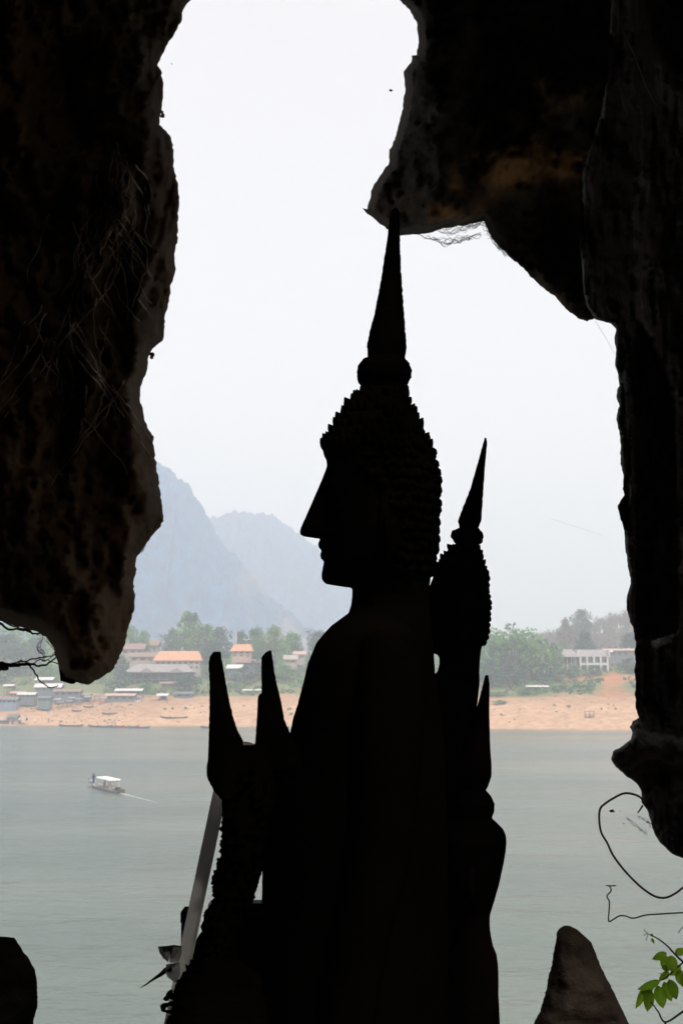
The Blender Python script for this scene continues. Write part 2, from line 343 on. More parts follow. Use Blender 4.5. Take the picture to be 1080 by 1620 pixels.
def tree_meshes(kind, var):
    key = (kind, var)
    if key in PROTO: return PROTO[key]
    n = {'round': 13, 'tall': 12, 'bamboo': 22, 'bush': 9}[kind]
    bm = bmesh.new(); C = []
    if kind == 'bamboo':
        for i in range(n):
            a = random.random() * 6.28; r = random.random() ** .6 * 0.33; h = 0.62 + 0.32 * random.random() - 0.5 * r
            C.append((math.cos(a) * r, math.sin(a) * r, h, 0.10 + 0.05 * random.random()))
            if i % 2: C.append((math.cos(a) * r * 1.25, math.sin(a) * r * 1.25, h - 0.22, 0.10))
            if i % 3 == 0: C.append((math.cos(a) * r * 1.3, math.sin(a) * r * 1.3, 0.22, 0.12))
            add_tube(bm, [(math.cos(a) * r * .3, math.sin(a) * r * .3, 0), (math.cos(a) * r * .55, math.sin(a) * r * .55, h * .6), (math.cos(a) * r, math.sin(a) * r, h)], [.010, .008, .003], 4)
    else:
        lo = {'round': 0.36, 'tall': 0.36, 'bush': 0.15}[kind]; wd = {'round': 0.32, 'tall': 0.20, 'bush': 0.42}[kind]
        add_tube(bm, [(0, 0, -0.05), (0.01, 0.01, lo * .6), (0.015, -0.01, 0.62), (0.0, 0.0, 0.82)], [.035, .026, .014, .005], 6)
        for i in range(n):
            t = (i + .5) / n; h = lo + (0.93 - lo) * t + random.uniform(-.04, .04)
            k = math.sin(math.pi * min(1, (t * .8 + .22))) ** .7; a = i * 2.4 + random.random(); r = wd * k * random.uniform(.45, 1.0)
            x, y = math.cos(a) * r, math.sin(a) * r; s = (0.13 + 0.08 * random.random()) * (1.25 if kind == 'bush' else 1)
            C.append((x, y, min(h, 1 - s * .7), s))
            add_tube(bm, [(0.01, 0, h * 0.55), (x * .5, y * .5, h * .8), (x, y, h)], [.012, .008, .003], 4)
        C.append((0, 0, 0.88, 0.1))
    me_t = bpy.data.meshes.new('trunk'); bm.to_mesh(me_t); bm.free(); me_t.materials.append(M['bark'])
    Q = rand_quads({'bamboo': 3200, 'bush': 800}.get(kind, 2000), np.array(C), 1, 0.022 if kind != 'bush' else 0.035, flat=0.4)
    PROTO[key] = (me_t, Q); return PROTO[key]
CROWN = {}
def tree(px, py_top, Y, wpx, kind, colr, name, label, cat='tree', group=None, base=None):
    var = random.randrange(3); me_t, Q = tree_meshes(kind, var); k = (kind, var, colr)
    if k not in CROWN:
        o = quads_mesh('crown', Q, FOL[colr]); CROWN[k] = o.data; bpy.data.objects.remove(o)
    x = xy_of(px, Y); z = gz(x, Y) - 0.3 if base is None else base
    top = PY(px, py_top, Y).z; h = max(1.0, top - z)
    wm = wpx / FPX * Y; nat = {'round': .66, 'tall': .46, 'bamboo': .74, 'bush': .9}[kind]
    t = empty(name, (x, Y, z), random.random() * 6.28, label=label, cat=cat, group=group)
    t.scale = (wm / nat, wm / nat, h)
    for nm, me in (('trunk', me_t), ('crown', CROWN[k])):
        o = bpy.data.objects.new(nm, me); COL.objects.link(o); o.parent = t
    return t
def palm(px, py_top, Y, label):
    x = xy_of(px, Y); z = gz(x, Y); top = PY(px, py_top, Y).z; h = top - z
    t = empty('palm_tree', (x, Y, z), 0, label=label, cat='palm tree')
    bm = bmesh.new(); add_tube(bm, [(0, 0, -.5), (.2, 0, h * .5), (.1, 0, h * .9)], [.28, .2, .15], 7); bm_obj('trunk', bm, M['bark'], t)
    Q = []
    for i in range(15):
        a = i * 2.4; el = 0.9 - 1.2 * (i / 15); L = h * 0.17 + 1.4
        for s in range(7):
            u = s / 7; r = L * u; dz = math.sin(el) * r - 0.9 * u * u * L * 0.5
            p = np.array([math.cos(a) * r * math.cos(el) + .1, math.sin(a) * r * math.cos(el), h * .9 + dz]); tn = np.array([-math.sin(a), math.cos(a), -0.5])
            q = p + np.array([math.cos(a), math.sin(a), -.3]) * L / 7
            wd = 0.42 * (1 - u * .7)
            Q.append([p + tn * wd * [1, 1, 1], p - tn * wd * [1, 1, -1], q - tn * wd * [.7, .7, -.7], q + tn * wd * [.7, .7, .7]])
    quads_mesh('crown', np.array(Q), FOL['d'], t)

def undergrowth():
    # low bushes and weeds covering the river bank
    N = 5200; x = RNG.uniform(-190, 170, N); v = 64 + RNG.random(N) ** 0.9 * 95; y = shore(x) + v
    px = 540 + x / y * FPX * CS
    lane = (np.abs(px - 962) < 5 + np.clip(110 - v, 0, 32) * 1.0) & (px > 800)
    terr = (px > 888) & (np.abs(v - 106) < 5)
    open_l = (px < 175) & (v < 88)
    keepm = ~(lane | terr | open_l) & ((RNG.random(N) < 0.25 + 0.75 * (np.sin(x / 11) * np.sin(y / 7 + x / 23) > -0.35)))
    x, y, v = x[keepm], y[keepm], v[keepm]
    z = height(x, y); s = (0.7 + 1.7 * RNG.random(len(x)) ** 2) * np.interp(v, [64, 75, 100, 160], [0.45, 0.8, 1.2, 1.5])
    C = np.stack([x, y, z + s * .5, s], 1)
    g = RNG.random(len(x))
    for nm, sel, mm in (('undergrowth', g < .42, 'g'), ('undergrowth', (g >= .42) & (g < .68), 'd'), ('undergrowth', (g >= .68) & (g < .9), 'y'), ('dry_scrub', g >= .9, 'p')):
        o = quads_mesh(nm, rand_quads(int(sel.sum() * 22), C[sel], 1, 0.34, flat=.3), FOLS[mm]); tag(o, kind='stuff', label='low mixed bushes and weeds covering the far river bank' if mm != 'p' else 'dry brown scrub between the bushes of the far bank', cat='undergrowth')
def hillwoods():
    # bare dry-season wood on the right hill, leafy wood far left
    N = 1500; x = RNG.uniform(110, 360, N); y = RNG.uniform(600, 830, N); z = height(x, y)
    tw = []; h = 9 + 5 * RNG.random(N)
    for i in range(N):
        for k in range(9):
            a = RNG.random() * 6.28; sp = RNG.random() * 0.38; L = h[i] * (0.6 + 0.4 * RNG.random()); b = np.array([x[i], y[i], z[i]])
            d = np.array([math.cos(a) * sp, math.sin(a) * sp * .5, 1.0]); p0 = b + d * L * .25 * (k > 0); p1 = b + d * L; wv = np.array([0.16, 0, 0]) if k else np.array([.3, 0, 0])
            tw.append([p0 - wv, p0 + wv, p1 + wv * .25, p1 - wv * .25])
    C = np.stack([x, y, z + h * .68, h * .30], 1)
    Q = np.concatenate([np.array(tw), rand_quads(N * 26, C, 1, 0.42, elong=1.6)])
    tag(quads_mesh('hillside_wood', Q, FOLS['p']), 'grey leafless dry season wood covering the low hill on the right', 'woodland', kind='stuff')
    N = 1500; x = RNG.uniform(-420, 110, N); y = RNG.uniform(600, 800, N); z = height(x, y); s = 2.6 + 3 * RNG.random(N)
    k = RNG.random(N) < .9
    C = np.stack([x, y, z + s * 1.2, s], 1)[k]
    tag(quads_mesh('distant_wood', rand_quads(len(C) * 34, C, 1, 0.75), FOLS['g']), 'hazy green wood on rising ground behind the village', 'woodland', kind='stuff')
def beach_litter():
    N = 620; x = np.concatenate([RNG.uniform(-132, -82, 400), RNG.uniform(-82, 110, N - 400)]); v = 6 + RNG.random(N) * 56; y = shore(x) + v; z = height(x, y); Q = []
    for i in range(N):
        a = RNG.random() * 3.14; L = .15 + .75 * RNG.random() ** 3; d = np.array([math.cos(a), math.sin(a), 0]) * L; n = np.array([0, 0, .10 + .25 * RNG.random()]); p = np.array([x[i], y[i], z[i] + .02]); e = np.array([-d[1], d[0], 0]) * .3
        Q += [[p - d - e, p + d - e, p + d * .7 + n, p - d * .6 + n], [p - d + e, p - d * .6 + n, p + d * .7 + n, p + d + e]]
    tag(quads_mesh('driftwood_litter', np.array(Q), mat('litter', (0.16, 0.11, 0.08), (0.07, 0.055, 0.045), .3, .9)), 'driftwood scraps and stones strewn over the far sand bank', 'litter', kind='stuff')
undergrowth(); hillwoods(); beach_litter()

TREES = [ # px, py_top, Y, width px, kind, colour, name, label
 (212, 988, 600, 34, 'round', 'g', 'leafy_tree', 'hazy green tree just right of the hanging rock above the red roofs'),
 (233, 996, 600, 26, 'round', 'g', 'leafy_tree', 'low round tree behind the red brown roofs left of the palm'),
 (304, 966, 575, 44, 'tall', 'g', 'leafy_tree', 'tallest leafy tree on the left bank, behind the orange roofed house'),
 (278, 992, 595, 30, 'round', 'd', 'leafy_tree', 'darker tree behind the left end of the orange roofed house'),
 (330, 986, 570, 40, 'round', 'g', 'leafy_tree', 'wide tree right of the tallest tree, above the orange roof end'),
 (352, 990, 575, 40, 'round', 'd', 'leafy_tree', 'dark round tree behind the left broken wooden prong'),
 (408, 990, 565, 40, 'round', 'g', 'leafy_tree', 'round green tree behind the right broken wooden prong'),
 (436, 988, 560, 48, 'round', 'y', 'leafy_tree', 'broad light green tree just right of the right broken prong'),
 (463, 998, 575, 40, 'round', 'g', 'leafy_tree', 'green tree above the small pink roofed house'),
 (505, 996, 580, 44, 'round', 'd', 'leafy_tree', 'dark tree behind the big statue shoulder'),
 (384, 996, 590, 30, 'round', 'd', 'leafy_tree', 'dark tree behind the second orange roof and its pole'),
 (340, 1012, 545, 42, 'round', 'd', 'leafy_tree', 'dark low tree between the orange roofed house and the left prong'),
 (300, 1066, 505, 40, 'round', 'd', 'leafy_tree', 'small dark tree over the blue hut at the edge of the sand'),
 (420, 1030, 530, 36, 'bush', 'd', 'bushy_tree', 'bushy tree low on the bank right of the right prong'),
 (450, 1050, 520, 44, 'bush', 'g', 'bushy_tree', 'bushy tree in the middle of the bank left of the big statue'),
 (390, 1052, 520, 34, 'bush', 'd', 'bushy_tree', 'bushy tree between the two broken prongs'),
 (240, 1078, 505, 38, 'bush', 'g', 'bushy_tree', 'pale green bush right of the sand edge sheds'),
 (205, 1060, 515, 34, 'bush', 'd', 'bushy_tree', 'dark bush at the left end of the grey roofed restaurant'),
 (200, 1036, 545, 30, 'bush', 'd', 'bushy_tree', 'dark bush between the rock tip and the red brown roofs'),
 (20, 1002, 590, 56, 'round', 'd', 'leafy_tree', 'blue hazed tree at the far left under the upper root'),
 (66, 1008, 600, 46, 'round', 'd', 'leafy_tree', 'blue hazed tree beside the left edge of the hanging rock tip'),
 (40, 1030, 555, 60, 'bush', 'd', 'bushy_tree', 'dark hazed bushes behind the hanging roots at far left'),
 (12, 1052, 530, 50, 'bush', 'd', 'bushy_tree', 'dark bush low at the far left below the hanging roots'),
 (85, 1048, 535, 40, 'bush', 'g', 'bushy_tree', 'bush against the left side of the rock tip'),
 (806, 976, 492, 66, 'bamboo', 'b', 'bamboo_clump', 'large bright green bamboo clump right of the second statue'),
 (780, 990, 498, 44, 'bamboo', 'b', 'bamboo_clump', 'bamboo clump touching the back of the second statue head'),
 (838, 1000, 490, 44, 'bamboo', 'b', 'bamboo_clump', 'lower bamboo clump on the right side of the large one'),
 (768, 1040, 482, 40, 'bush', 'd', 'bushy_tree', 'dark bush left at the foot of the bamboo'),
 (800, 1050, 478, 50, 'bush', 'd', 'bushy_tree', 'dark bush under the middle of the bamboo'),
 (850, 1048, 486, 44, 'bush', 'd', 'bushy_tree', 'dark bush above the long pale raft roof'),
 (878, 1062, 492, 46, 'bush', 'd', 'bushy_tree', 'dark blue green bush between the pale raft roof and the pavilion'),
 (870, 1016, 505, 28, 'round', 'g', 'leafy_tree', 'small green tree left of the white pavilion'),
 (918, 997, 560, 36, 'round', 'd', 'leafy_tree', 'dark round tree behind the grey roof of the villa'),
 (990, 999, 560, 44, 'round', 'd', 'leafy_tree', 'dark round tree at the right beside the cave wall'),
 (914, 962, 730, 36, 'round', 'd', 'leafy_tree', 'dark crowned tree standing on top of the bare hill'),
 (888, 976, 640, 30, 'round', 'p', 'bare_tree', 'greyish tree on the slope below the hilltop tree'),
 (900, 1052, 503, 30, 'bush', 'g', 'bushy_tree', 'garden bush below the white pavilion'),
 (932, 1052, 503, 26, 'bush', 'd', 'bushy_tree', 'garden bush in front of the villa columns'),
 (985, 1040, 506, 36, 'bush', 'd', 'bushy_tree', 'dark garden shrub right of the red earth track'),
 (998, 1052, 503, 28, 'bush', 'd', 'bushy_tree', 'garden shrub next to the cave wall right of the track'),
 (995, 1082, 478, 28, 'bush', 'd', 'bushy_tree', 'dark bush below the red terrace path at the right'),
 (915, 1084, 476, 44, 'bush', 'd', 'bushy_tree', 'wide dark bush below the red terrace path'),
 (880, 1084, 474, 40, 'bush', 'd', 'bushy_tree', 'dark bush right of the pale raft roof'),
 (780, 1094, 462, 36, 'bush', 'g', 'bushy_tree', 'green bush reaching down to the sand behind the small statue spire'),
 (783, 1107, 446, 26, 'bush', 'g', 'low_bush', 'low bush growing on the sand beside the small statue spire'),
 (826, 1088, 464, 40, 'bush', 'g', 'bushy_tree', 'green bush in front of the pale raft roof'),
 (520, 1030, 530, 60, 'bush', 'd', 'bushy_tree', 'bush hidden behind the big statue chest'),
]
for a in TREES: tree(*a)
palm(261, 1000, 570, 'palm tree above the left end of the orange roof')
palm(488, 992, 570, 'palm tree beside the big statue shoulder')
palm(473, 1000, 590, 'small palm tree behind the green tree left of the big statue')

TL = ['small green tuft on the sand, ' + q for q in ('left one of the three left of the left prong', 'middle one of the three left of the left prong', 'nearest to the left prong', 'upper one between right prong and big statue', 'lower one between right prong and big statue', 'lowest one beside the small statue spire', 'below the bamboo clump', 'just right of the one below the bamboo', 'below the red earth slope', 'right above the bamboo frame', 'at the bush end by the statue spire')]
for i, (px, py, wp) in enumerate([(268, 1123, 6), (280, 1122, 5), (300, 1121, 6), (460, 1122, 8), (463, 1130, 8), (786, 1131, 6), (868, 1117, 6), (890, 1118, 7), (962, 1122, 5), (940, 1122, 4), (790, 1112, 9)]):
    x, Yp, z = ground_at(px, py + 1)
    t = tree(px, py - 3, Yp, wp, 'bush', 'g', 'sand_tuft', TL[i], 'tuft', 'tufts on the sand')

# ------------------------------------------------------------------ village and boats
W_ = lambda n, c, c2=None: mat(n, c, c2 or tuple(v * .8 for v in c), 0.6, 0.85)
B = dict(orange=W_('orange_tiles', (0.60, 0.29, 0.16)), redb=W_('redbrown_tiles', (0.27, 0.165, 0.14)), grey=W_('grey_tin', (0.30, 0.27, 0.26)),
         dgrey=W_('dark_thatch', (0.16, 0.15, 0.15)), white=W_('white_sheet', (0.66, 0.63, 0.61)), cream=W_('cream_wall', (0.40, 0.34, 0.29)),
         tan=W_('tan_wall', (0.42, 0.33, 0.26)), dark=W_('dark_opening', (0.03, 0.035, 0.045)), blue=W_('blue_sheet', (0.20, 0.25, 0.32)),
         wood=W_('wood_wall', (0.20, 0.15, 0.12)), pink=W_('pink_roof', (0.55, 0.36, 0.30)), brown=W_('brown_hull', (0.12, 0.09, 0.075)), teal=W_('teal_hull', (0.13, 0.18, 0.19)),
         redp=W_('red_paint', (0.55, 0.09, 0.07)), bluew=W_('grey_wall', (0.15, 0.165, 0.185)), purple=W_('dark_blue_cloth', (0.03, 0.03, 0.12)), skin=W_('skin', (0.30, 0.17, 0.11)))
def roof_bm(w_, d, h, z, over=0.8, inset=0.0, thick=0.18, y0=0):
    bm = bmesh.new(); a, b = w_ / 2 + over, d / 2 + over; r = a - inset
    top = [(-a, -b, z), (a, -b, z), (a, b, z), (-a, b, z), (-r, 0, z + h), (r, 0, z + h)]
    vt = [bm.verts.new((x, y + y0, zz + thick)) for x, y, zz in top]; vb = [bm.verts.new((x, y + y0, zz)) for x, y, zz in top]
    for s, k in ((vt, 1), (vb, -1)):
        for f in ((0, 1, 5, 4), (2, 3, 4, 5), (1, 2, 5), (3, 0, 4)): bm.faces.new([s[i] for i in f][::k])
    for i in range(4): bm.faces.new((vb[i], vb[(i + 1) % 4], vt[(i + 1) % 4], vt[i]))
    return bm
def house(px, pyb, Y, wpx, wh, rh, wallm, roofm, name, label, cat='house', dpt=8, nwin=4, rz=0, over=.9, inset=0.0, open_=False, storeys=1, door=True, gable=None):
    p = PY(px, pyb, Y); s = Y / FPX; w_ = wpx * s; H = wh * s; RH = rh * s
    t = empty(name, tuple(p), rz, label=label, cat=cat)
    if open_:
        box('floor', (0, 0, -.1), (w_, dpt, .25), B['wood'], t)
        for i in range(max(3, nwin)):
            for yy in (-dpt / 2 + .2, dpt / 2 - .2): box('post', (-w_ / 2 + .3 + (w_ - .6) * i / (max(3, nwin) - 1), yy, H / 2 - 1.5), (.22, .22, H + 3), wallm, t)
        box('back_wall', (0, dpt / 2 - .6, H / 2), (w_ - 1, .15, H), B['dark'] if wallm is not B['cream'] else wallm, t)
    else:
        box('wall', (0, 0, (H - 3) / 2), (w_, dpt, H + 3), wallm, t)
        for sto in range(storeys):
            zc = H * (sto + .55) / storeys; hh = H / storeys * .45
            for i in range(nwin):
                f = box('window', (-w_ / 2 + w_ * (i + .5) / nwin, -dpt / 2 - .03, zc), (w_ / nwin * .46, .12, hh), B['dark'], t)
        if door: box('door', (w_ * .5 / max(nwin, 1) * (1 if nwin % 2 == 0 else 2) - (w_ * .5 / max(nwin, 1)) * (nwin % 2 == 0), -dpt / 2 - .04, H / storeys * .38), (w_ * .06 + .3, .14, H / storeys * .76), B['wood'], t)
    bm_obj('roof', roof_bm(w_, dpt, RH, H, over, inset), roofm, t, False)
    if gable:
        gx, gw, gh = gable
        for g in (gx if isinstance(gx, (list, tuple)) else [gx]):
            bm = bmesh.new(); a = gw * s / 2; x0 = g * w_; y0 = -dpt / 2 - over - 1.0
            vs = [bm.verts.new(v) for v in ((x0 - a, y0, H - .1), (x0 + a, y0, H - .1), (x0, y0, H + gh * s), (x0 - a, 0, H - .1), (x0 + a, 0, H - .1), (x0, 0, H + gh * s))]
            for f in ((0, 1, 2), (3, 5, 4), (0, 2, 5, 3), (1, 4, 5, 2), (0, 3, 4, 1)): bm.faces.new([vs[i] for i in f])
            bm_obj('gable', bm, roofm, t, False)
    return t
house(283, 1060, 540, 70, 14, 15, B['cream'], B['orange'], 'village_house', 'two storey house with bright orange tiled roof and pale walls', dpt=11, nwin=8, inset=2.2, storeys=2)
house(254, 1074, 530, 100, 10, 12, B['wood'], B['grey'], 'riverside_restaurant', 'long low grey roofed open restaurant with two gables below the orange roofed house', 'restaurant', dpt=10, nwin=9, open_=True, inset=4, gable=([-.18, .28], 24, 7))
house(212, 1036, 580, 34, 8, 9, B['tan'], B['redb'], 'village_house', 'red brown roofed house emerging from behind the hanging rock tip', nwin=3)
house(236, 1030, 610, 30, 8, 9, B['tan'], B['redb'], 'village_house', 'red brown roofed house higher up beside the palm tree', nwin=3)
house(228, 1047, 560, 40, 7, 7, B['tan'], B['redb'], 'village_house', 'red brown roofed house touching the left end of the orange roofed house', nwin=3)
house(209, 1026, 620, 22, 5, 6, B['cream'], B['pink'], 'village_house', 'pale pink roofed house at the top of the left village', nwin=2)
t2 = house(383, 1040, 555, 30, 9, 11, B['pink'], B['orange'], 'village_house', 'second orange roofed house with pink walls behind the left prong', nwin=3, inset=1.5, storeys=2)
box('roof_mast', (-3, 0, 9), (.5, .5, 5), B['white'], t2)
house(400, 1016, 590, 22, 3, 3, B['cream'], B['white'], 'village_house', 'white flat roofed house behind the second orange roof', nwin=2)
house(394, 1056, 540, 36, 7, 5, B['bluew'], B['redb'], 'village_house', 'long low brownish house between the two broken prongs', nwin=4)
house(372, 1062, 530, 20, 4, 6, B['bluew'], B['white'], 'village_hut', 'small hut with white roof just right of the left prong', 'hut', nwin=2, dpt=5)
house(474, 1042, 560, 16, 6, 5, B['cream'], B['pink'], 'village_house', 'small pink roofed house left of the big statue shoulder', nwin=2, dpt=6)
house(460, 1049, 550, 18, 5, 7, B['cream'], B['cream'], 'village_house', 'cream roofed house below the small pink roofed one', nwin=2, dpt=6)
house(268, 1086, 515, 22, 4, 3, B['wood'], B['redb'], 'village_hut', 'reddish hut among bushes below the grey roofed restaurant', 'hut', nwin=2, dpt=5)
house(292, 1103, 495, 24, 5, 3, B['blue'], B['bluew'], 'village_hut', 'blue hut under the small dark tree by the sand', 'hut', nwin=2, dpt=5, open_=False)
house(258, 1107, 485, 12, 6, 3, B['bluew'], B['white'], 'market_stall', 'tiny white topped stall alone at the edge of the sand', 'stall', nwin=3, dpt=4, open_=True)
house(392, 1094, 495, 10, 1.5, 1.5, B['white'], B['white'], 'covered_stall', 'tiny white canopy on the grass between the prongs', 'stall', nwin=3, dpt=3, open_=True)
house(410, 1094, 500, 8, 1.5, 1.5, B['white'], B['white'], 'covered_stall', 'tiny white canopy next to the right prong', 'stall', nwin=3, dpt=3, open_=True)
# sheds on the beach at the left
SH = [(192, 1108, 480, 44, 9, 4, 'bluew', 'pink', 'long pink roofed shed on the sand right of the rock tip'), (205, 1098, 492, 40, 6, 4, 'wood', 'white', 'pale roofed shed behind the long pink roofed shed'),
      (216, 1109, 482, 14, 7, 2, 'white', 'grey', 'small white sided booth at the right end of the long pink roofed shed'), (78, 1094, 492, 40, 8, 7, 'bluew', 'white', 'white roofed shed behind the hanging root'),
      (72, 1080, 505, 26, 5, 5, 'wood', 'white', 'upper white roofed shed touching the rock tip'), (108, 1101, 484, 40, 8, 5, 'bluew', 'redb', 'reddish roofed shed below the rock tip'),
      (44, 1104, 474, 26, 6, 4, 'bluew', 'white', 'low white shed on the sand at the left'), (14, 1113, 466, 30, 7, 4, 'blue', 'bluew', 'blue grey shed at the left edge of the picture'),
      (72, 1110, 468, 18, 7, 3, 'teal', 'bluew', 'teal sided shed on the sand left of the rock tip'), (16, 1088, 500, 14, 3, 3, 'wood', 'white', 'small white roofed hut high on the left bank'),
      (132, 1104, 488, 22, 5, 3, 'bluew', 'grey', 'small grey shed right below the rock tip'), (30, 1101, 482, 20, 5, 3, 'wood', 'pink', 'pink roofed shed behind the low white shed')]
for px, pyb, Y, wp, wh, rh, wm, rm, lb in SH:
    house(px, pyb, Y, wp, wh * .78, rh * .8, B[wm], B[rm], 'beach_shed', lb, 'shed', nwin=4, dpt=5, open_=(wm == 'wood'), over=.5, door=False)
# villa on the right
house(898, 1049, 515, 22, 9, 12, B['white'], B['grey'], 'garden_pavilion', 'white pavilion with grey gabled roof left of the villa', 'pavilion', nwin=4, dpt=6, open_=True, inset=2.6, over=1.2)
v = house(935, 1062, 520, 46, 22, 11, B['bluew'], B['grey'], 'villa', 'large villa with grey tiled roof and white columns above the red track', 'villa', nwin=5, dpt=9, storeys=2, over=1)
s_ = 520 / FPX
for i in range(5): box('column', (-21 * s_ + i * 10.5 * s_, -5.6, 2.2), (.75, .75, 8.5), B['white'], v)
for sx in (-1, 1): box('gable_end', (sx * 24.5 * s_, 0, 22 * s_ + 1.6), (.5, 11.4, 3.2), B['white'], v)
box('balcony_rail', (0, -5.6, 11 * s_), (44 * s_, .4, .9), B['white'], v)
house(985, 1040, 540, 64, 10, 3, B['bluew'], B['pink'], 'long_building', 'long flat building with pale pink roof edge right of the villa', 'building', nwin=7, dpt=9, over=.6)
box_ = house(958, 1040, 525, 12, 8, 3, B['bluew'], B['white'], 'village_house', 'white roofed link house between the villa and the long flat building', 'house', nwin=2, dpt=6)
house(1000, 1032, 560, 24, 4, 3, B['cream'], B['white'], 'village_house', 'white roof peeking out beside the cave wall above the long building', 'house', nwin=3, dpt=6)
house(856, 1068, 500, 8, 3, 3, B['cream'], B['white'], 'village_hut', 'tiny white hut in the dark bushes above the raft roof', 'hut', nwin=1, dpt=3)
house(849, 1091, 470, 34, 4, 2, B['wood'], B['white'], 'riverside_shelter', 'long thin pale roofed shelter right of the bamboo foot', 'shelter', nwin=6, dpt=4, open_=True, over=.2)

def on_ground(px, py, Y0=440):
    return ground_at(px, py)
def hull(L, Wd, H, m, name, parent, up=.8, n=15):
    bm = bmesh.new(); rings = []
    for i in range(n):
        u = i / (n - 1); x = (u - .5) * L; k = max(.06, math.sin(math.pi * min(1, u * .9 + .1)) ** .55); lift = up * (abs(2 * u - 1) ** 3)
        w2 = Wd / 2 * k; z1 = H + lift; z0 = lift * .7
        rings.append([bm.verts.new(q) for q in ((x, -w2, z1), (x, -w2 * .7, z0 + .12), (x, 0, z0), (x, w2 * .7, z0 + .12), (x, w2, z1), (x, w2 * .82, z1 - .03), (x, 0, z0 + .22), (x, -w2 * .82, z1 - .03))])
    for a, b in zip(rings, rings[1:]):
        for k in range(8): bm.faces.new((a[k], a[(k + 1) % 8], b[(k + 1) % 8], b[k]))
    bm.faces.new(rings[0]); bm.faces.new(rings[-1][::-1])
    return bm_obj(name, bm, m, parent, False)
def boat(px, py, L, hm, label, rz=0, canopy=None, at=None, group=None):
    if at: x, Y = at
    else: Y = CAM_H * FPX / (py - 1085); x = xy_of(px, Y)
    t = empty('moored_boat', (x, Y, -.1), rz, label=label, cat='boat', group=group)
    hull(L, 1.5, .55, hm, 'hull', t, .5)
    for q in (-.25, .05, .3): box('seat', (L * q, 0, .42), (.3, 1.15, .05), B['wood'], t)
    if canopy:
        for sx in (-1, 1):
            for sy in (-1, 1): box('post', (sx * L * .14, sy * .5, 1.0), (.06, .06, 1.2), B['wood'], t)
        bm = bmesh.new(); add_box(bm, (0, 0, 1.65), (L * .34, 1.4, .08)); bm_obj('canopy', bm, canopy, t, False)
    return t
boat(170, 1148.5, 9, B['brown'], 'dark brown boat, leftmost of the row moored at the left shore')
boat(186, 1149, 10, B['blue'], 'blue boat with a dark canopy moored at the left shore', canopy=B['brown'])
boat(211, 1149, 9, B['redp'], 'red boat moored at the left shore right of the blue one')
boat(229, 1150, 8, B['teal'], 'teal boat at the right end of the row moored at the left shore')
boat(125, 1147.5, 9, B['brown'], 'low dark boat moored below the rock tip')
boat(345, 1150, 10, B['brown'], 'dark narrow boat moored just right of the left prong')
boat(440, 1151, 9, B['brown'], 'dark narrow boat at the shore between right prong and big statue')
for px, py, L, rz, lb in ((275, 1137, 11, -.2, 'long dark hull lying on the sand left of the left prong'), (174, 1131, 6, .15, 'dark hull lying on the sand above the moored boats'), (122, 1126, 4, 0, 'dark hull lying on the sand below the rock tip'),
                      (140, 1120, 4, .1, 'small dark hull drawn up on the sand near the sheds'), (68, 1121, 4, 0, 'small dark hull on the sand below the teal sided shed')):
    x, Y, z = on_ground(px, py); t = empty('beached_boat', (x, Y, z + .05), rz, label=lb, cat='boat')
    hull(L, 1.1, .5, B['brown'], 'hull', t, .4); box('seat', (0, 0, .35), (.3, .8, .05), B['wood'], t)
# clutter tables / sunshades on the left beach
UM = [(92, 1114), (96, 1119), (114, 1112), (125, 1114), (139, 1110), (154, 1109), (66, 1116), (110, 1117), (164, 1112), (24, 1098)]
UL = ['leftmost of the sunshades under the rock tip', 'sunshade just below the leftmost one under the rock tip', 'sunshade on open sand in line with the rock tip', 'sunshade right of the rock tip line', 'sunshade left of the long pink roofed shed', 'sunshade nearest the long pink roofed shed',
      'sunshade in front of the teal sided shed', 'lowest sunshade under the rock tip', 'sunshade in front of the left end of the long pink roofed shed', 'sunshade between the far left sheds']
for i, ((px, py), lb) in enumerate(zip(UM, UL)):
    x, Y, z = on_ground(px, py + 1); t = empty('beach_sunshade', (x, Y, z), 0, label='small grey ' + lb, cat='sunshade', group='sunshades on the left beach')
    for sx in (-1, 1):
        for sy in (-1, 1): box('post', (sx * 1.0, sy * .8, 1.0), (.14, .14, 2.2), B['wood'], t)
    bm_obj('roof', roof_bm(2.3, 1.8, .6, 2.0, .3), B['bluew'] if i % 2 else B['grey'], t, False); box('table', (0, 0, .8), (1.8, 1.2, .1), B['wood'], t)
# bamboo frame on the right sand
x, Y, z = on_ground(932, 1135, 430); t = empty('bamboo_shelter', (x, Y, z), 0, label='small bamboo shelter standing alone on the right sand bank', cat='shelter')
for sx in (-1.5, 0, 1.5):
    for sy in (-.8, .8):
        bm = bmesh.new(); add_tube(bm, [(sx, sy, -.2), (sx * 1.05, sy, 2.3)], .09, 5); bm_obj('leg', bm, B['wood'], t)
for zz in (1.0, 2.1):
    for sy in (-.8, .8):
        bm = bmesh.new(); add_tube(bm, [(-1.7, sy, zz), (1.7, sy, zz)], .08, 5); bm_obj('rail', bm, B['wood'], t)
box('mat', (0, 0, .45), (3.2, 1.6, .08), B['tan'], t)
# floating house
Y = CAM_H * FPX / (1146 - 1085); x = xy_of(36, Y)
t = empty('floating_house', (x, Y, 0), 0, label='floating wooden house with gabled roof moored at the left picture edge', cat='floating house')
box('raft', (-6, 0, .15), (17, 5, .5), B['brown'], t); box('wall', (.6, 0, 1.6), (3.6, 3.4, 2.5), B['pink'], t); bm = roof_bm(3.4, 3.8, 1.3, 2.85, .5); bm_obj('roof', bm, B['dgrey'], t, False)
box('deck_wall', (-6.2, 0, 1.1), (9.5, 3.2, 1.5), B['bluew'], t); bm_obj('deck_roof', roof_bm(9.5, 3.4, 1.1, 1.95, .3), B['tan'], t, False)
box('door', (.2, -1.73, 1.3), (.9, .08, 1.8), B['wood'], t)
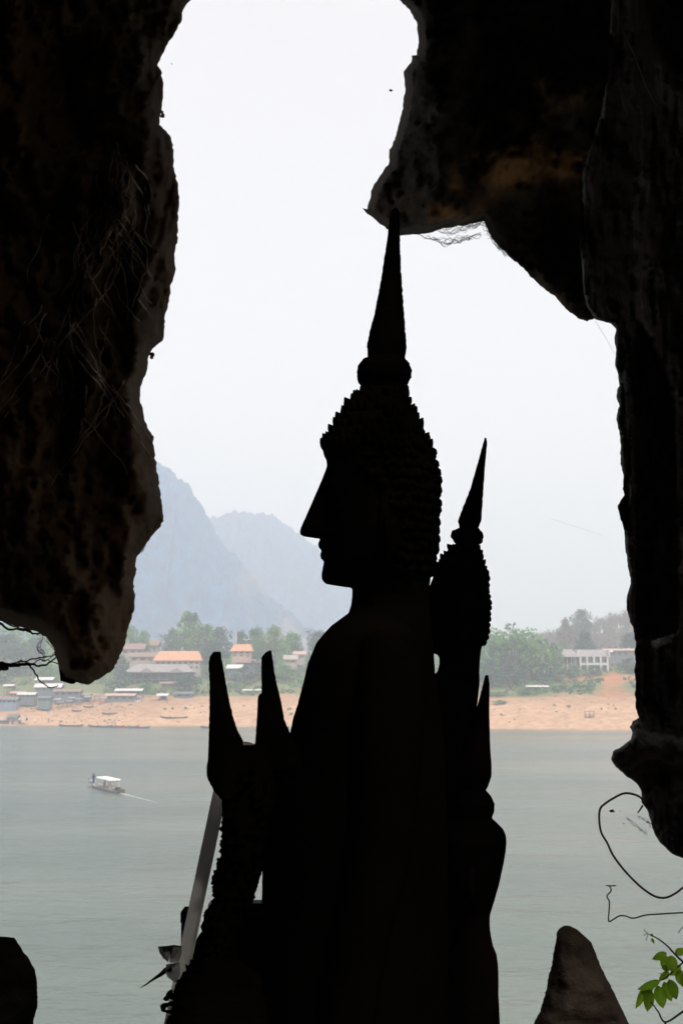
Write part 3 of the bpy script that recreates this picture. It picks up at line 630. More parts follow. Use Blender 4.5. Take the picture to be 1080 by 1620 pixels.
# person walking on the shore
def person(name, loc, h, label, cloth, legm, sit=False, rz=0, parent=None):
    t = empty(name, loc, rz, label=label, cat='person')
    k = h / 1.7; me = bpy.data.meshes.new('body')
    if sit: P = [(0, 0, .45), (0, 0, .75), (0, .0, 1.0), (0, 0, 1.12), (0, -.03, 1.30), (-.2, 0, .98), (-.25, -.1, .72), (-.15, -.3, .6), (.2, 0, .98), (.25, -.1, .72), (.15, -.3, .6), (-.13, -.42, .47), (-.13, -.45, .05), (.13, -.42, .47), (.13, -.45, .05)]
    else: P = [(0, 0, .9), (0, 0, 1.15), (0, 0, 1.38), (0, 0, 1.5), (0, -.02, 1.66), (-.2, 0, 1.36), (-.27, .05, 1.1), (-.27, -.1, .85), (.2, 0, 1.36), (.26, -.05, 1.1), (.28, -.2, .9), (-.12, -.08, .48), (-.12, -.16, .04), (.12, .08, .48), (.12, .18, .04)]
    E = [(0, 1), (1, 2), (2, 3), (3, 4), (2, 5), (5, 6), (6, 7), (2, 8), (8, 9), (9, 10), (0, 11), (11, 12), (0, 13), (13, 14)]
    me.from_pydata([tuple(Vector(p) * k) for p in P], E, []); o = bpy.data.objects.new('body', me); COL.objects.link(o); o.parent = t
    md = o.modifiers.new('s', 'SKIN'); me.skin_vertices.new() if not me.skin_vertices else None
    rad = [.15, .14, .16, .06, .11, .07, .05, .04, .07, .05, .04, .08, .05, .08, .05]
    for sv, r in zip(me.skin_vertices[0].data, rad): sv.radius = (r * k, r * k)
    me.skin_vertices[0].data[0].use_root = True
    o.modifiers.new('sub', 'SUBSURF').levels = 1; me.materials.append(cloth)
    bm = bmesh.new(); bmesh.ops.create_icosphere(bm, subdivisions=2, radius=.125 * k, matrix=Matrix.Translation(Vector(P[4]) * k + Vector((0, .02, .05)) * k)); bm_obj('hair', bm, B['dark'], t)
    return t
x, Y, z = on_ground(77, 1144, 440); person('person', (x, Y, z), 1.7, 'distant person in dark clothes standing on the sand by the left waterline', B['wood'], B['wood'], rz=.5)
# passenger boat on the river
bx, by = -34.9, 171.6
t = empty('passenger_boat', (bx, by, -.15), math.atan2(16.0, -8.9), label='long narrow passenger boat with white roof crossing the river', cat='boat')
BS = 1.02; t.scale = (BS, .82, .82)
L = 15.5
bm = bmesh.new(); rings = []
for i in range(25):
    u = i / 24; xx = (u - .5) * L; k = (min(1, (1 - u) / .42)) ** .7 * (min(1, .72 + u * 1.2)); w2 = max(.05, .95 * k)
    lift = .95 * max(0, (u - .55) / .45) ** 2.2; z1 = .62 + lift; z0 = lift * .8
    rings.append([bm.verts.new(q) for q in ((xx, -w2, z1), (xx, -w2 * .78, z0 + .1), (xx, 0, z0), (xx, w2 * .78, z0 + .1), (xx, w2, z1), (xx, w2 * .86, z1 - .03), (xx, w2 * .7, z1 - .32), (xx, -w2 * .7, z1 - .32), (xx, -w2 * .86, z1 - .03))])
for a, b in zip(rings, rings[1:]):
    for k in range(9): bm.faces.new((a[k], a[(k + 1) % 9], b[(k + 1) % 9], b[k]))
bm.faces.new(rings[0]); bm.faces.new(rings[-1][::-1]); bm_obj('hull', bm, W_('pale_hull', (0.38, 0.42, 0.46)), t, False)
box('rub_rail', (-1.2, .93, .60), (11, .06, .10), B['white'], t); box('rub_rail', (-1.2, -.93, .60), (11, .06, .10), B['white'], t)
box('deck', (2.6, 0, .56), (4.2, 1.3, .05), B['redb'], t); box('transom', (-L / 2 + .2, 0, .55), (.5, 1.3, .7), B['brown'], t)
bm = bmesh.new()
for i in range(-4, 5):
    pass
add_box(bm, (-1.9, 0, 2.2), (6.0, 2.2, .16), 0, (.97, .9)); bm_obj('roof', bm, W_('boat_roof', (0.85, 0.82, 0.78)), t, False)
for xx in (-4.6, -2.8, -1.0, 0.8):
    for sy in (-1, 1): box('post', (xx, sy * .84, 1.3), (.07, .07, 1.45), B['white'], t)
for xx in (-4.6, -3.4, -2.2, -1.0): box('seat', (xx, 0, .78), (.5, 1.4, .12), B['pink'], t); 
box('engine', (-6.4, 0, .8), (1.0, .6, .5), B['dark'], t)
box('bow_plate', (6.6, 0, 1.05), (1.3, .5, .06), B['white'], t)
M_rot = Matrix.Rotation(t.rotation_euler.z, 3, 'Z'); pp = Vector((bx, by, -.15)) + M_rot @ Vector((5.1 * BS, 0, .50))
person('person', tuple(pp), 1.5, 'boatman in dark blue clothes standing at the bow of the river boat', B['purple'], B['purple'], rz=t.rotation_euler.z + math.pi / 2)
for i, xx in enumerate((-3.0, -0.6)):
    pp = Vector((bx, by, -.15)) + M_rot @ Vector((xx * BS, .1, .38)); person('person', tuple(pp), 1.25, ['passenger seated under the boat roof nearer the stern', 'passenger seated under the boat roof nearer the bow'][i], B['tan'], B['tan'], sit=True, rz=t.rotation_euler.z + math.pi / 2)
# wake
M['foam'] = mat('wake_foam', (0.46, 0.49, 0.46), (0.18, 0.22, 0.19), 1.6, 0.5)
ax = M_rot @ Vector((-1, 0, 0)); st = Vector((bx, by, 0)) + ax * (L / 2 * BS); sd_ = Vector((-ax.y, ax.x, 0)); V = []; F = []
for i in range(30):
    u = i / 29; c = st + Vector((ax.x * u * 15, ax.y * u * 15, .02)); wv = .30 * (1 - u) ** .8 + .02 + (.10 * noise.noise(Vector((i * .7, 0, 0))) if i < 29 else 0)
    V += [c - sd_ * wv + Vector((0, 0, -.01)), c + Vector((0, 0, .06 * (1 - u))), c + sd_ * wv + Vector((0, 0, -.01))]
    if i: F += [(3 * i - 3, 3 * i - 2, 3 * i + 1, 3 * i), (3 * i - 2, 3 * i - 1, 3 * i + 2, 3 * i + 1)]
tag(mesh_obj('wake', V, F, M['foam'], smooth=True), kind='structure')
# ------------------------------------------------------------------ cave rock
def nzv(x, y, z, H=0.9, o=5): return noise.fractal(Vector((x, y, z)), H, 2.05, o)
LEFT = [(440, -180), (400, -130), (345, -70), (318, -30), (302, 0), (294, 9), (288, 21), (288, 33), (280, 47), (271, 62), (261, 78), (254, 92), (249, 103), (255, 111), (258, 128), (258, 155), (255, 180), (252, 197), (263, 207), (271, 218), (275, 242), (276, 270), (282, 294), (284, 321), (281, 352), (281, 380), (276, 404), (278, 428), (271, 449), (268, 477), (261, 501), (260, 529), (254, 542), (242, 551), (235, 565), (234, 579), (228, 598), (222, 612), (221, 631), (226, 646), (228, 664), (235, 679), (244, 691), (242, 701), (246, 720), (248, 742), (252, 764), (255, 783), (258, 809), (259, 825), (252, 836), (239, 849), (226, 868), (216, 883), (215, 905), (211, 923), (214, 945), (212, 968), (204, 990), (198, 1020), (189, 1042), (178, 1060), (159, 1073), (141, 1083), (118, 1079), (104, 1076), (96, 1066), (91, 1045), (86, 1027), (76, 1010), (61, 1000), (41, 995), (18, 988), (0, 982), (-60, 966), (-170, 940), (-400, 905)]
RIGHT = [(470, -180), (540, -140), (590, -80), (615, -35), (632, 0), (649, 17), (659, 36), (662, 67), (659, 87), (651, 88), (650, 99), (638, 113), (641, 140), (637, 164), (632, 193), (624, 221), (615, 241), (615, 257), (601, 277), (589, 298), (583, 320), (581, 331), (573, 329), (580, 338), (589, 344), (611, 362), (632, 373), (671, 370), (704, 361), (738, 356), (765, 350), (772, 368), (784, 385), (806, 407), (830, 428), (854, 452), (880, 472), (897, 491), (914, 504), (928, 509), (950, 500), (1010, 520), (1080, 560)]
WALL = [(1005, -250), (985, -100), (968, 0), (962, 60), (962, 110), (950, 180), (935, 230), (922, 270), (916, 289), (917, 340), (915, 380), (919, 409), (922, 450), (926, 481), (940, 505), (958, 510), (966, 512), (974, 521), (971, 534), (974, 555), (972, 576), (977, 594), (979, 610), (975, 617), (975, 630), (979, 643), (975, 656), (976, 672), (979, 682), (981, 708), (981, 734), (986, 752), (984, 773), (987, 783), (981, 791), (976, 800), (981, 822), (987, 840), (988, 864), (992, 895), (994, 902), (997, 923), (991, 942), (990, 960), (994, 976), (1000, 991), (1005, 1019), (1003, 1034), (1005, 1047), (1002, 1062), (1005, 1077), (1003, 1099), (1006, 1124), (1010, 1135), (1000, 1141), (995, 1150), (1000, 1159), (997, 1170), (985, 1179), (969, 1189), (966, 1201), (973, 1213), (988, 1226), (1006, 1239), (1014, 1253), (1014, 1269), (1023, 1281), (1028, 1297), (1034, 1318), (1044, 1334), (1062, 1351), (1080, 1358), (1150, 1378), (1300, 1430), (1500, 1560)]
def rough_line(pts, step=4.0, amp=1.3, seed=0, inframe=(-80, 1160, -80, 1700)):
    out = []
    for (x0, y0), (x1, y1) in zip(pts, pts[1:]):
        inside = inframe[0] < x0 < inframe[1] and inframe[2] < y0 < inframe[3]
        n = max(1, int(math.hypot(x1 - x0, y1 - y0) / (step if inside else 30)))
        for k in range(n):
            t = k / n; x, y = x0 + (x1 - x0) * t, y0 + (y1 - y0) * t
            a = amp * (0.6 * noise.noise(Vector((x / 9, y / 9, seed))) + 0.8 * noise.noise(Vector((x / 3.1, y / 3.1, seed + 5)))) * 2
            b = amp * noise.noise(Vector((x / 5, y / 5, seed + 9))) * 1.6
            if k == 0: a *= .4; b *= .4
            out.append((x + a, y + b))
    out.append(pts[-1]); return out
def inside_poly(P, poly):
    x, y = P[:, 0], P[:, 1]; r = np.zeros(len(P), bool); n = len(poly); q = np.array(poly)
    for i in range(n):
        x0, y0 = q[i]; x1, y1 = q[(i + 1) % n]
        if y0 == y1: continue
        c = ((y0 > y) != (y1 > y)) & (x < (x1 - x0) * (y - y0) / (y1 - y0) + x0); r ^= c
    return r
def dist_line(P, line):
    q = np.array(line); d = np.full(len(P), 1e9)
    for a, b in zip(q, q[1:]):
        ab = b - a; t = np.clip(((P - a) @ ab) / max(1e-9, ab @ ab), 0, 1)
        d = np.minimum(d, np.hypot(*(P - (a + t[:, None] * ab)).T))
    return d
def rock_patch(name, sil, off, D, Rr, Tn, feat, m, seed, fine=(-30, 1110, -30, 1650), label=None, amp=1.3, colfn=None):
    s = rough_line(sil, 4, amp, seed); poly = s + off
    g = []
    def grid(x0, x1, y0, y1, st, skip=None):
        xs = np.arange(x0, x1, st); ys = np.arange(y0, y1, st * .87); X, Y = np.meshgrid(xs, ys); X = X + (np.arange(len(ys)) % 2)[:, None] * st / 2
        P = np.stack([X.ravel(), Y.ravel()], 1) + RNG.uniform(-.22, .22, (X.size, 2)) * st
        if skip: P = P[~((P[:, 0] > skip[0]) & (P[:, 0] < skip[1]) & (P[:, 1] > skip[2]) & (P[:, 1] < skip[3]))]
        return P
    f = fine; mid = (f[0] - 300, f[1] + 300, f[2] - 300, f[3] + 300)
    G = np.concatenate([grid(*f, 6.0), grid(*mid, 30, f), grid(-4400, 4800, -3000, 3600, 170, mid)])
    near = grid(*f, 3.2); near = near[inside_poly(near, poly)]; dn = dist_line(near, s); near = near[(dn > 1.6) & (dn < 16)]
    G = G[inside_poly(G, poly)]; dg = dist_line(G, s); G = G[(dg > 16) | ((dg > 8) & ((G[:, 0] < f[0]) | (G[:, 0] > f[1])))]
    G = G[dist_line(G, [poly[-len(off) - 1]] + off + [poly[0]]) > 6]
    pts = np.concatenate([np.array(poly), near, G]); n0 = len(poly)
    vs, es, fs, *_ = geometry.delaunay_2d_cdt([Vector(p) for p in pts.tolist()], [], [list(range(n0))], 1, 0.05)
    P = np.array([tuple(v) for v in vs]); ds = dist_line(P, s); px_m = D / FPX
    db = dist_line(P, poly + [poly[0]]); edge = db < 0.3
    sm = ds * px_m; Rn = np.array([Rr * (.75 + .9 * noise.noise(Vector((x / 24, y / 40, seed + .5))) + .5 * noise.noise(Vector((x / 8, y / 11, seed + .7)))) for x, y in P]); Rr0 = Rr; Rr = np.maximum(Rn, Rr * .2)
    k = np.sqrt(np.clip(1 - (1 - np.clip(sm / Rr, 0, 1)) ** 2, 0, 1))
    kb = np.sqrt(np.clip(1 - (1 - np.clip(sm / Tn, 0, 1)) ** 2, 0, 1))
    ramp = np.clip(sm / (Rr0 * .35), 0, 1)
    fv = []
    for (x, y), r, kk in zip(P, ramp, k):
        fv.append(feat(x, y, kk) * r)
    df = D - Rr * k + np.array(fv)
    dbk = D + Tn * kb
    V = [PD(x, y, d) for (x, y), d in zip(P, df)]; bi = {}
    for i in range(len(P)):
        if not edge[i]: bi[i] = len(V); V.append(PD(P[i, 0], P[i, 1], dbk[i]))
        else: bi[i] = i
    F = [tuple(t) for t in fs]
    F2 = [tuple(bi[i] for i in reversed(t)) for t in fs if any(bi[i] != i for i in t)]
    cols = None
    if colfn:
        cols = np.ones((len(V), 4), dtype=np.float32)
        for i, (x, y) in enumerate(P): cols[i, :3] = cols[bi[i], :3] = colfn(x, y)
    o = mesh_obj(name, V, F + F2, m, smooth=True, cols=cols)
    tag(o, kind='structure', label=label); return o
def ridge(x, y, line, wd):
    best = 1e9
    for (x0, y0), (x1, y1) in zip(line, line[1:]):
        dx, dy = x1 - x0, y1 - y0; t = max(0, min(1, ((x - x0) * dx + (y - y0) * dy) / (dx * dx + dy * dy)))
        d = math.hypot(x - x0 - t * dx, y - y0 - t * dy); best = min(best, d)
    return math.exp(-(best / wd) ** 2)
def ceiling_col(x, y):          # limestone: dark crust and ochre stain, the lit underside painted into its colour
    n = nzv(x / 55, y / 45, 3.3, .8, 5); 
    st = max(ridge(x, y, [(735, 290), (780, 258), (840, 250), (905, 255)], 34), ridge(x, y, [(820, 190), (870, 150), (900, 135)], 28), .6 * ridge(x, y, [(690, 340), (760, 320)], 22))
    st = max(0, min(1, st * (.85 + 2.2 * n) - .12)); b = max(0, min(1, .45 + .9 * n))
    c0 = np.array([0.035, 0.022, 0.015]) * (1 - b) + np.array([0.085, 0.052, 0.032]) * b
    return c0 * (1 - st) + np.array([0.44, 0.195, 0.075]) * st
RA = [(185, 275), (195, 320), (168, 380), (150, 440), (142, 500), (138, 560), (150, 600), (128, 700), (118, 800)]
RB = [(196, 300), (215, 350), (240, 400), (232, 450), (205, 520)]
RC = [(150, 160), (130, 120), (120, 40), (110, -60)]
RD = [(235, 210), (215, 250), (205, 290)]
RE = [(200, 610), (210, 660), (205, 760), (190, 850), (205, 930)]
RF = [(0, 480), (60, 500), (110, 540), (140, 600)]
def feat_left(x, y, k):
    v = -0.85 * (1 - math.exp(-max(0, 262 - x) / 190))
    v -= 0.16 * ridge(x, y, RA, 16) + 0.10 * ridge(x, y, RB, 11) + 0.14 * ridge(x, y, RC, 26) + 0.12 * ridge(x, y, RD, 18) + 0.10 * ridge(x, y, RE, 14) + 0.12 * ridge(x, y, RF, 22)
    v += 0.30 * math.exp(-((x - 120) / 45) ** 2 - ((y - 160) / 90) ** 2) + 0.3 * math.exp(-((x - 60) / 70) ** 2 - ((y - 380) / 90) ** 2)
    v += 0.20 * nzv(x / 120, y / 260, 1.7, 1.0, 3) + (0.05 * nzv(x / 26 + y / 190, y / 90, 4.2, .9, 4) + 0.008 * nzv(x / 7, y / 30, 8.1, .8, 3)) * (1 if y < 760 else .55)
    rg = 1 - min(1, 5 * abs(noise.noise(Vector((x / 34 + y / 300 + noise.noise(Vector((x / 20, y / 26, 3))) * .35, y / 105, 2.2)))))
    rg2 = 1 - min(1, 4 * abs(noise.noise(Vector((x / 13 - y / 160 + noise.noise(Vector((x / 9, y / 14, 5))) * .4, y / 46, 6.2)))))
    lo = max(0.0, min(1.0, (820 - y) / 260)); v -= (0.05 * rg ** 1.5 + 0.02 * rg2 ** 1.5) * (.25 + .75 * lo)
    if x < 120 and y > 900: v *= .6 + .4 * k
    return v
def feat_right(x, y, k):
    v = -1.3 * (1 - math.exp(-max(0, 400 - y) / 230)) * min(1, max(0, (x - 560) / 30)) - 0.35 * math.exp(-((x - 690) / 45) ** 2) + 0.26 * nzv(x / 170, y / 150, 11.3, 1.0, 3) + 0.045 * nzv(x / 40, y / 34, 14.1, .9, 4) + 0.014 * nzv(x / 10, y / 9, 17.5, .7, 3)
    rg = 1 - min(1, 4 * abs(noise.noise(Vector((x / 38 + noise.noise(Vector((x / 20, y / 20, 3))) * .5, y / 34, 12.2)))))
    v -= 0.022 * rg ** 1.5 + .012 * abs(noise.noise(Vector((x / 6, y / 6, 3))))
    v -= 0.25 * ridge(x, y, [(700, 320), (740, 270), (800, 240), (860, 245), (900, 150)], 60)
    v += 0.30 * ridge(x, y, [(760, -50), (800, 90), (870, 200), (900, 400)], 30)
    return v
ARCH = [(1012, 512), (1040, 560), (1060, 620), (1066, 720), (1070, 1000), (1040, 1012), (1004, 1012), (1001, 700), (993, 590), (1000, 545), (1012, 512)]
_arch = np.array(ARCH)
def in_arch(x, y): return 1.0 if inside_poly(np.array([[x, y]]), ARCH[:-1])[0] else 0.0
def feat_wall(x, y, k):
    st = noise.noise(Vector((x / 6.5 + .5 * noise.noise(Vector((x / 30, y / 60, 0))), y / 70, 21.0))); st2 = noise.noise(Vector((x / 3.2, y / 34, 25.0)))
    smooth = math.exp(-((x - (985 - (y - 250) * .05)) / 38) ** 2) * (1 if 130 < y < 505 else 0)
    a = (0.040 * st + 0.016 * st2) * (1 - .85 * smooth) if y < 1150 else 0.012 * st
    v = 0.10 * nzv(x / 130, y / 190, 31.3, 1.0, 3) + 0.02 * nzv(x / 20, y / 26, 33, .8, 3) + a
    v += 0.30 * math.exp(-((x - 1060) / 60) ** 2 - ((y - 60) / 110) ** 2)
    if 500 < y < 1030 and 985 < x < 1078:
        d = in_arch(x, y); v = v + 0.16 * d if d else v - 0.03 * math.exp(-(ridge_d(x, y) / 6) ** 2)
    if y > 1130: v -= 0.10 * ridge(x, y, [(966, 1196), (1010, 1180), (1080, 1190)], 26)
    return v
def ridge_d(x, y):
    best = 1e9
    for (x0, y0), (x1, y1) in zip(ARCH, ARCH[1:]):
        dx, dy = x1 - x0, y1 - y0; t = max(0, min(1, ((x - x0) * dx + (y - y0) * dy) / (dx * dx + dy * dy)))
        best = min(best, math.hypot(x - x0 - t * dx, y - y0 - t * dy))
    return best
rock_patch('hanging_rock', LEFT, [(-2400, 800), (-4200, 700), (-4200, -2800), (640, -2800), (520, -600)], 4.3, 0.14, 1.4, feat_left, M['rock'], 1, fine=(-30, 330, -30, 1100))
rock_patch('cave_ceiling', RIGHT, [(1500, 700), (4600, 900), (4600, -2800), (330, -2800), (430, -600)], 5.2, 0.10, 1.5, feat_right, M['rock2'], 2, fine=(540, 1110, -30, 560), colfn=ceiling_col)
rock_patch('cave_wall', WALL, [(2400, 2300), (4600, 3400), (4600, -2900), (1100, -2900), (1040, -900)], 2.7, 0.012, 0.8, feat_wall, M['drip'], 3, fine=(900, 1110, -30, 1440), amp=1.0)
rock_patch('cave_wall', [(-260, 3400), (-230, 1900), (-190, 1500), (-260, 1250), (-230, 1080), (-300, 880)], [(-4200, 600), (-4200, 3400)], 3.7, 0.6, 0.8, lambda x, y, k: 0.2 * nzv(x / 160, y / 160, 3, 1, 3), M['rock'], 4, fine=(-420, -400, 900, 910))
def cave_shell():
    HU, HV = (3, 15), (20, 30)            # unseen opening added to light the rock, behind and right of the camera
    hole = lambda v, u: HV[0] <= v < HV[1] and HU[0] <= u < HU[1]
    nU, nV = 72, 40; V = []; F = []
    yF, yB = 4.6, -5.0
    def pt(u, v, extra):
        a = 2 * math.pi * u / nU; y = yF + (yB - yF) * v / nV
        s = math.sqrt(max(0.0, 1 - max(0, (v / nV - .55) / .45) ** 2)) if v > .55 * nV else 1.0
        s = max(s, 0.0); rx, rz = 3.9 * s, 3.1 * s
        c = Vector((0, y, CAM_H + .9)); d = Vector((math.cos(a), 0, math.sin(a)))
        nn = 0.5 * nzv(d.x * 1.6, y * .5, d.z * 1.6 + 40, 1, 4)
        p = c + Vector((d.x * (rx + nn * s + extra), 0, d.z * (rz + nn * s * .8 + extra * .8)))
        if extra and s < .9: p.y -= extra * (1 - s)
        p.z = max(p.z, CAM_H - 1.75 - extra * .3); return p
    for ex in (0, 1.6):
        for v in range(nV + 1):
            for u in range(nU): V.append(pt(u, v, ex))
    def I(l, v, u): return l * (nV + 1) * nU + v * nU + u % nU
    for l in (0, 1):
        for v in range(nV):
            for u in range(nU):
                if hole(v, u): continue
                f = (I(l, v, u), I(l, v, u + 1), I(l, v + 1, u + 1), I(l, v + 1, u)); F.append(f if l else f[::-1])
    for v in range(HV[0], HV[1]):           # rock sides of the added light opening
        for u in (HU[0], HU[1]): F.append((I(0, v, u), I(0, v + 1, u), I(1, v + 1, u), I(1, v, u)))
    for u in range(HU[0], HU[1]):
        for v in (HV[0], HV[1]): F.append((I(0, v, u), I(0, v, u + 1), I(1, v, u + 1), I(1, v, u)))
    for u in range(nU): F.append((I(0, 0, u), I(0, 0, u + 1), I(1, 0, u + 1), I(1, 0, u)))
    F.append([I(1, nV, u) for u in range(nU)])
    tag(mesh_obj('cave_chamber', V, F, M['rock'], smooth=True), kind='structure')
cave_shell()
def cave_floor():
    V = []; nx, ny = 90, 60
    for j in range(ny):
        for i in range(nx):
            x = -4.6 + 9.2 * i / (nx - 1); y = -5 + 8.4 * j / (ny - 1)
            z = CAM_H - 1.58 + 0.07 * nzv(x * 1.1, y * 1.1, 2.2, 1, 5); 
            if y > 3.0: z -= (y - 3.0) ** 2 * 2.5
            V.append((x, y, z))
    # cliff face below the ledge down to the river
    for j in range(1, 24):
        for i in range(nx):
            x = (-4.6 + 9.2 * i / (nx - 1)) * (1 + j * .12); t = j / 23
            y = 3.4 + 3.0 * t + .7 * nzv(x * .5, t * 4, 7, 1, 4); z = (CAM_H - 2.0) * (1 - t) - 1.5 * t
            V.append((x, y, z))
    F = [(j * nx + i, j * nx + i + 1, (j + 1) * nx + i + 1, (j + 1) * nx + i) for j in range(ny + 22) for i in range(nx - 1)]
    tag(mesh_obj('cave_floor', V, F, M['floor'], smooth=True), kind='structure')
cave_floor()
FLOOR = CAM_H - 1.60

def root_strands():
    random.seed(5); px_m = 4.3 / FPX; bm = bmesh.new(); q = np.array(LEFT)
    def surf(x, y):
        ds = float(dist_line(np.array([[x, y]]), LEFT)[0]); sm = ds * px_m; k = math.sqrt(max(0, 1 - (1 - min(1, sm / .14)) ** 2))
        return PD(x, y, 4.3 - .14 * k + feat_left(x, y, k) * min(1, sm / .05) - .018)
    starts = [(random.gauss(190, 16), random.uniform(225, 330)) for _ in range(26)] + [(random.gauss(160, 26), random.uniform(330, 520)) for _ in range(30)] + [(random.uniform(30, 120), random.uniform(470, 560)) for _ in range(12)] + [(random.uniform(100, 200), random.uniform(540, 640)) for _ in range(8)]
    for x, y in starts:
        P = []; n = random.randint(8, 20); dx = random.uniform(-.9, .9)
        for i in range(n):
            if x > 246: break
            P.append(surf(x, y)); dx = max(-1.3, min(1.3, dx + random.uniform(-.6, .6))); x += dx * 6; y += random.uniform(6, 11)
        if len(P) > 3: add_tube(bm, smooth_line(P, 3), list(np.linspace(.0035, .0012, (len(P) - 1) * 3 + 1)), 4)
    tag(bm_obj('root_strands', bm, mat('pale_roots', (0.34, 0.23, 0.16), (0.20, 0.13, 0.09), 20, 0.9)), 'fine pale roots matted over the upper left rock wall', 'roots', kind='stuff')
root_strands()
# ------------------------------------------------------------------ statues
def py_of(z, Y):                 # image row of height z in the plane y = Y
    k = (z - CAM_H) / Y; v = (k * CS - SN) / (CS + k * SN); return 810 - v * FPX
def loft(bm, Y, L, Rt, Bd, step=3.0, n=44, y0=None, y1=None, face=None, jit=0.0, seed=0, sup=1.0, cy=0.0):
    """stack of rings between a left and a right outline (photo pixels), Bd = half depth in photo pixels"""
    y0 = L[0][1] if y0 is None else y0; y1 = max(L[-1][1], Rt[-1][1]) if y1 is None else y1
    ys = []; y = y0
    while y < y1: ys.append(y); y += step if y < 1660 else 40
    ys.append(y1)
    lx = np.interp(ys, [p[1] for p in L], [p[0] for p in L]); rx = np.interp(ys, [p[1] for p in Rt], [p[0] for p in Rt])
    bd = np.interp(ys, [p[0] for p in Bd], [p[1] for p in Bd])
    if face: bx = np.interp(ys, [p[1] for p in face['base']], [p[0] for p in face['base']])
    rings = []
    for k, py in enumerate(ys):
        xl = lx[k]; prot = 0
        if face and face['y0'] <= py <= face['y1']: xb = max(bx[k], xl); prot = xb - xl; xl = xb
        cx, a = (xl + rx[k]) / 2, (rx[k] - xl) / 2; ring = []
        for i in range(n):
            q = 2 * math.pi * i / n; c, s = math.cos(q), math.sin(q)
            c2 = math.copysign(abs(c) ** sup, c); s2 = math.copysign(abs(s) ** sup, s)
            x = cx - a * c2; d = bd[k] * s2
            if prot > 0 and c > 0: x -= prot * math.exp(-(d / np.interp(py, face['wy'], face['w'])) ** 2)
            if face and c > 0:
                for ey, ed, er, ea in face.get('bumps', ()):
                    g = math.exp(-((py - ey) / er) ** 2 - ((abs(d) - ed) / (er * 1.6)) ** 2); x -= ea * g
            if jit: x += jit * (noise.noise(Vector((py / 6, q * 2.5, seed))) + .7 * noise.noise(Vector((py / 2.2, q * 6, seed + 3)))); 
            p = PY(x, py, Y); ring.append(bm.verts.new((p.x, Y + (d + cy) * Y / FPX, p.z)))
        rings.append(ring)
    for r0, r1 in zip(rings, rings[1:]):
        for i in range(n): bm.faces.new((r0[i], r0[(i + 1) % n], r1[(i + 1) % n], r1[i]))
    bm.faces.new(rings[0][::-1]); bm.faces.new(rings[-1]); return rings
def curls(bm, Y, L, Rt, Bd, y0, y1, row, rad, hair_from, lift=.35, up=0.5):
    """rows of small pointed snail-shell curls over the back of a lofted head; hair_from(py) = angle where hair starts"""
    s = Y / FPX; y = y0; k = 0
    while y <= y1:
        lx = np.interp(y, [p[1] for p in L], [p[0] for p in L]); rx = np.interp(y, [p[1] for p in Rt], [p[0] for p in Rt]); b = np.interp(y, [p[0] for p in Bd], [p[1] for p in Bd])
        cx, a = (lx + rx) / 2, (rx - lx) / 2; per = math.pi * (a + b); n = max(6, int(per / (rad * 1.9))); q0 = hair_from(y)
        for i in range(n + 1):
            if random.random() < .12: continue
            q = q0 + (2 * math.pi - 2 * q0) * (i + .5 * (k % 2) + random.uniform(-.22, .22)) / n
            if q > 2 * math.pi - q0: continue
            nx, ny = -math.cos(q) * b, math.sin(q) * a; nl = math.hypot(nx, ny); nx /= nl; ny /= nl
            j = random.uniform(.5, 1.3)
            c = PY(cx - (a - 1.5) * math.cos(q), y + random.uniform(-.22, .22) * row, Y); c = Vector((c.x, Y + b * math.sin(q) * s, c.z))
            nrm = Vector((nx, ny, random.uniform(-.1, .1) + up)).normalized(); t1 = nrm.orthogonal().normalized(); t2 = nrm.cross(t1)
            rr = rad * s * j; prev = None; m_ = 7
            for hgt, wd in (((-.3, 1.0), (.25, .95), (.62, .62), (.98, .12)) if up > .5 else ((-.3, 1.0), (.2, .98), (.55, .78), (.85, .4))):
                ring = [bm.verts.new(c + nrm * rr * hgt * (1 + lift) + (t1 * math.cos(2 * math.pi * z / m_) + t2 * math.sin(2 * math.pi * z / m_)) * rr * wd) for z in range(m_)]
                if prev:
                    for z in range(m_): bm.faces.new((prev[z], prev[(z + 1) % m_], ring[(z + 1) % m_], ring[z]))
                prev = ring
            bm.faces.new(prev)
        y += row; k += 1
def rot_keys(L): return L
def finial(Y, L, Rt, y1, parent, m, jit=.8, seed=0, asp=.85):
    Bd = []
    for y in np.linspace(L[0][1], y1, 24):
        a = np.interp(y, [p[1] for p in Rt], [p[0] for p in Rt]) - np.interp(y, [p[1] for p in L], [p[0] for p in L]); Bd.append((y, a / 2 * asp))
    bm = bmesh.new(); loft(bm, Y, L, Rt, Bd, y1=y1, jit=jit, n=28, seed=seed, step=2.5); return keep(bm_obj('flame_finial', bm, m, parent), parent)
def bead_ring(Y, L, Rt, y0, y1, parent, m, jit=2.0, seed=0):
    Bd = [(y, (np.interp(y, [p[1] for p in Rt], [p[0] for p in Rt]) - np.interp(y, [p[1] for p in L], [p[0] for p in L])) / 2) for y in np.linspace(y0, y1, 16)]
    bm = bmesh.new(); loft(bm, Y, L, Rt, Bd, y0=y0, y1=y1, jit=jit, n=60, seed=seed, step=2.0); return keep(bm_obj('lotus_ring', bm, m, parent), parent)
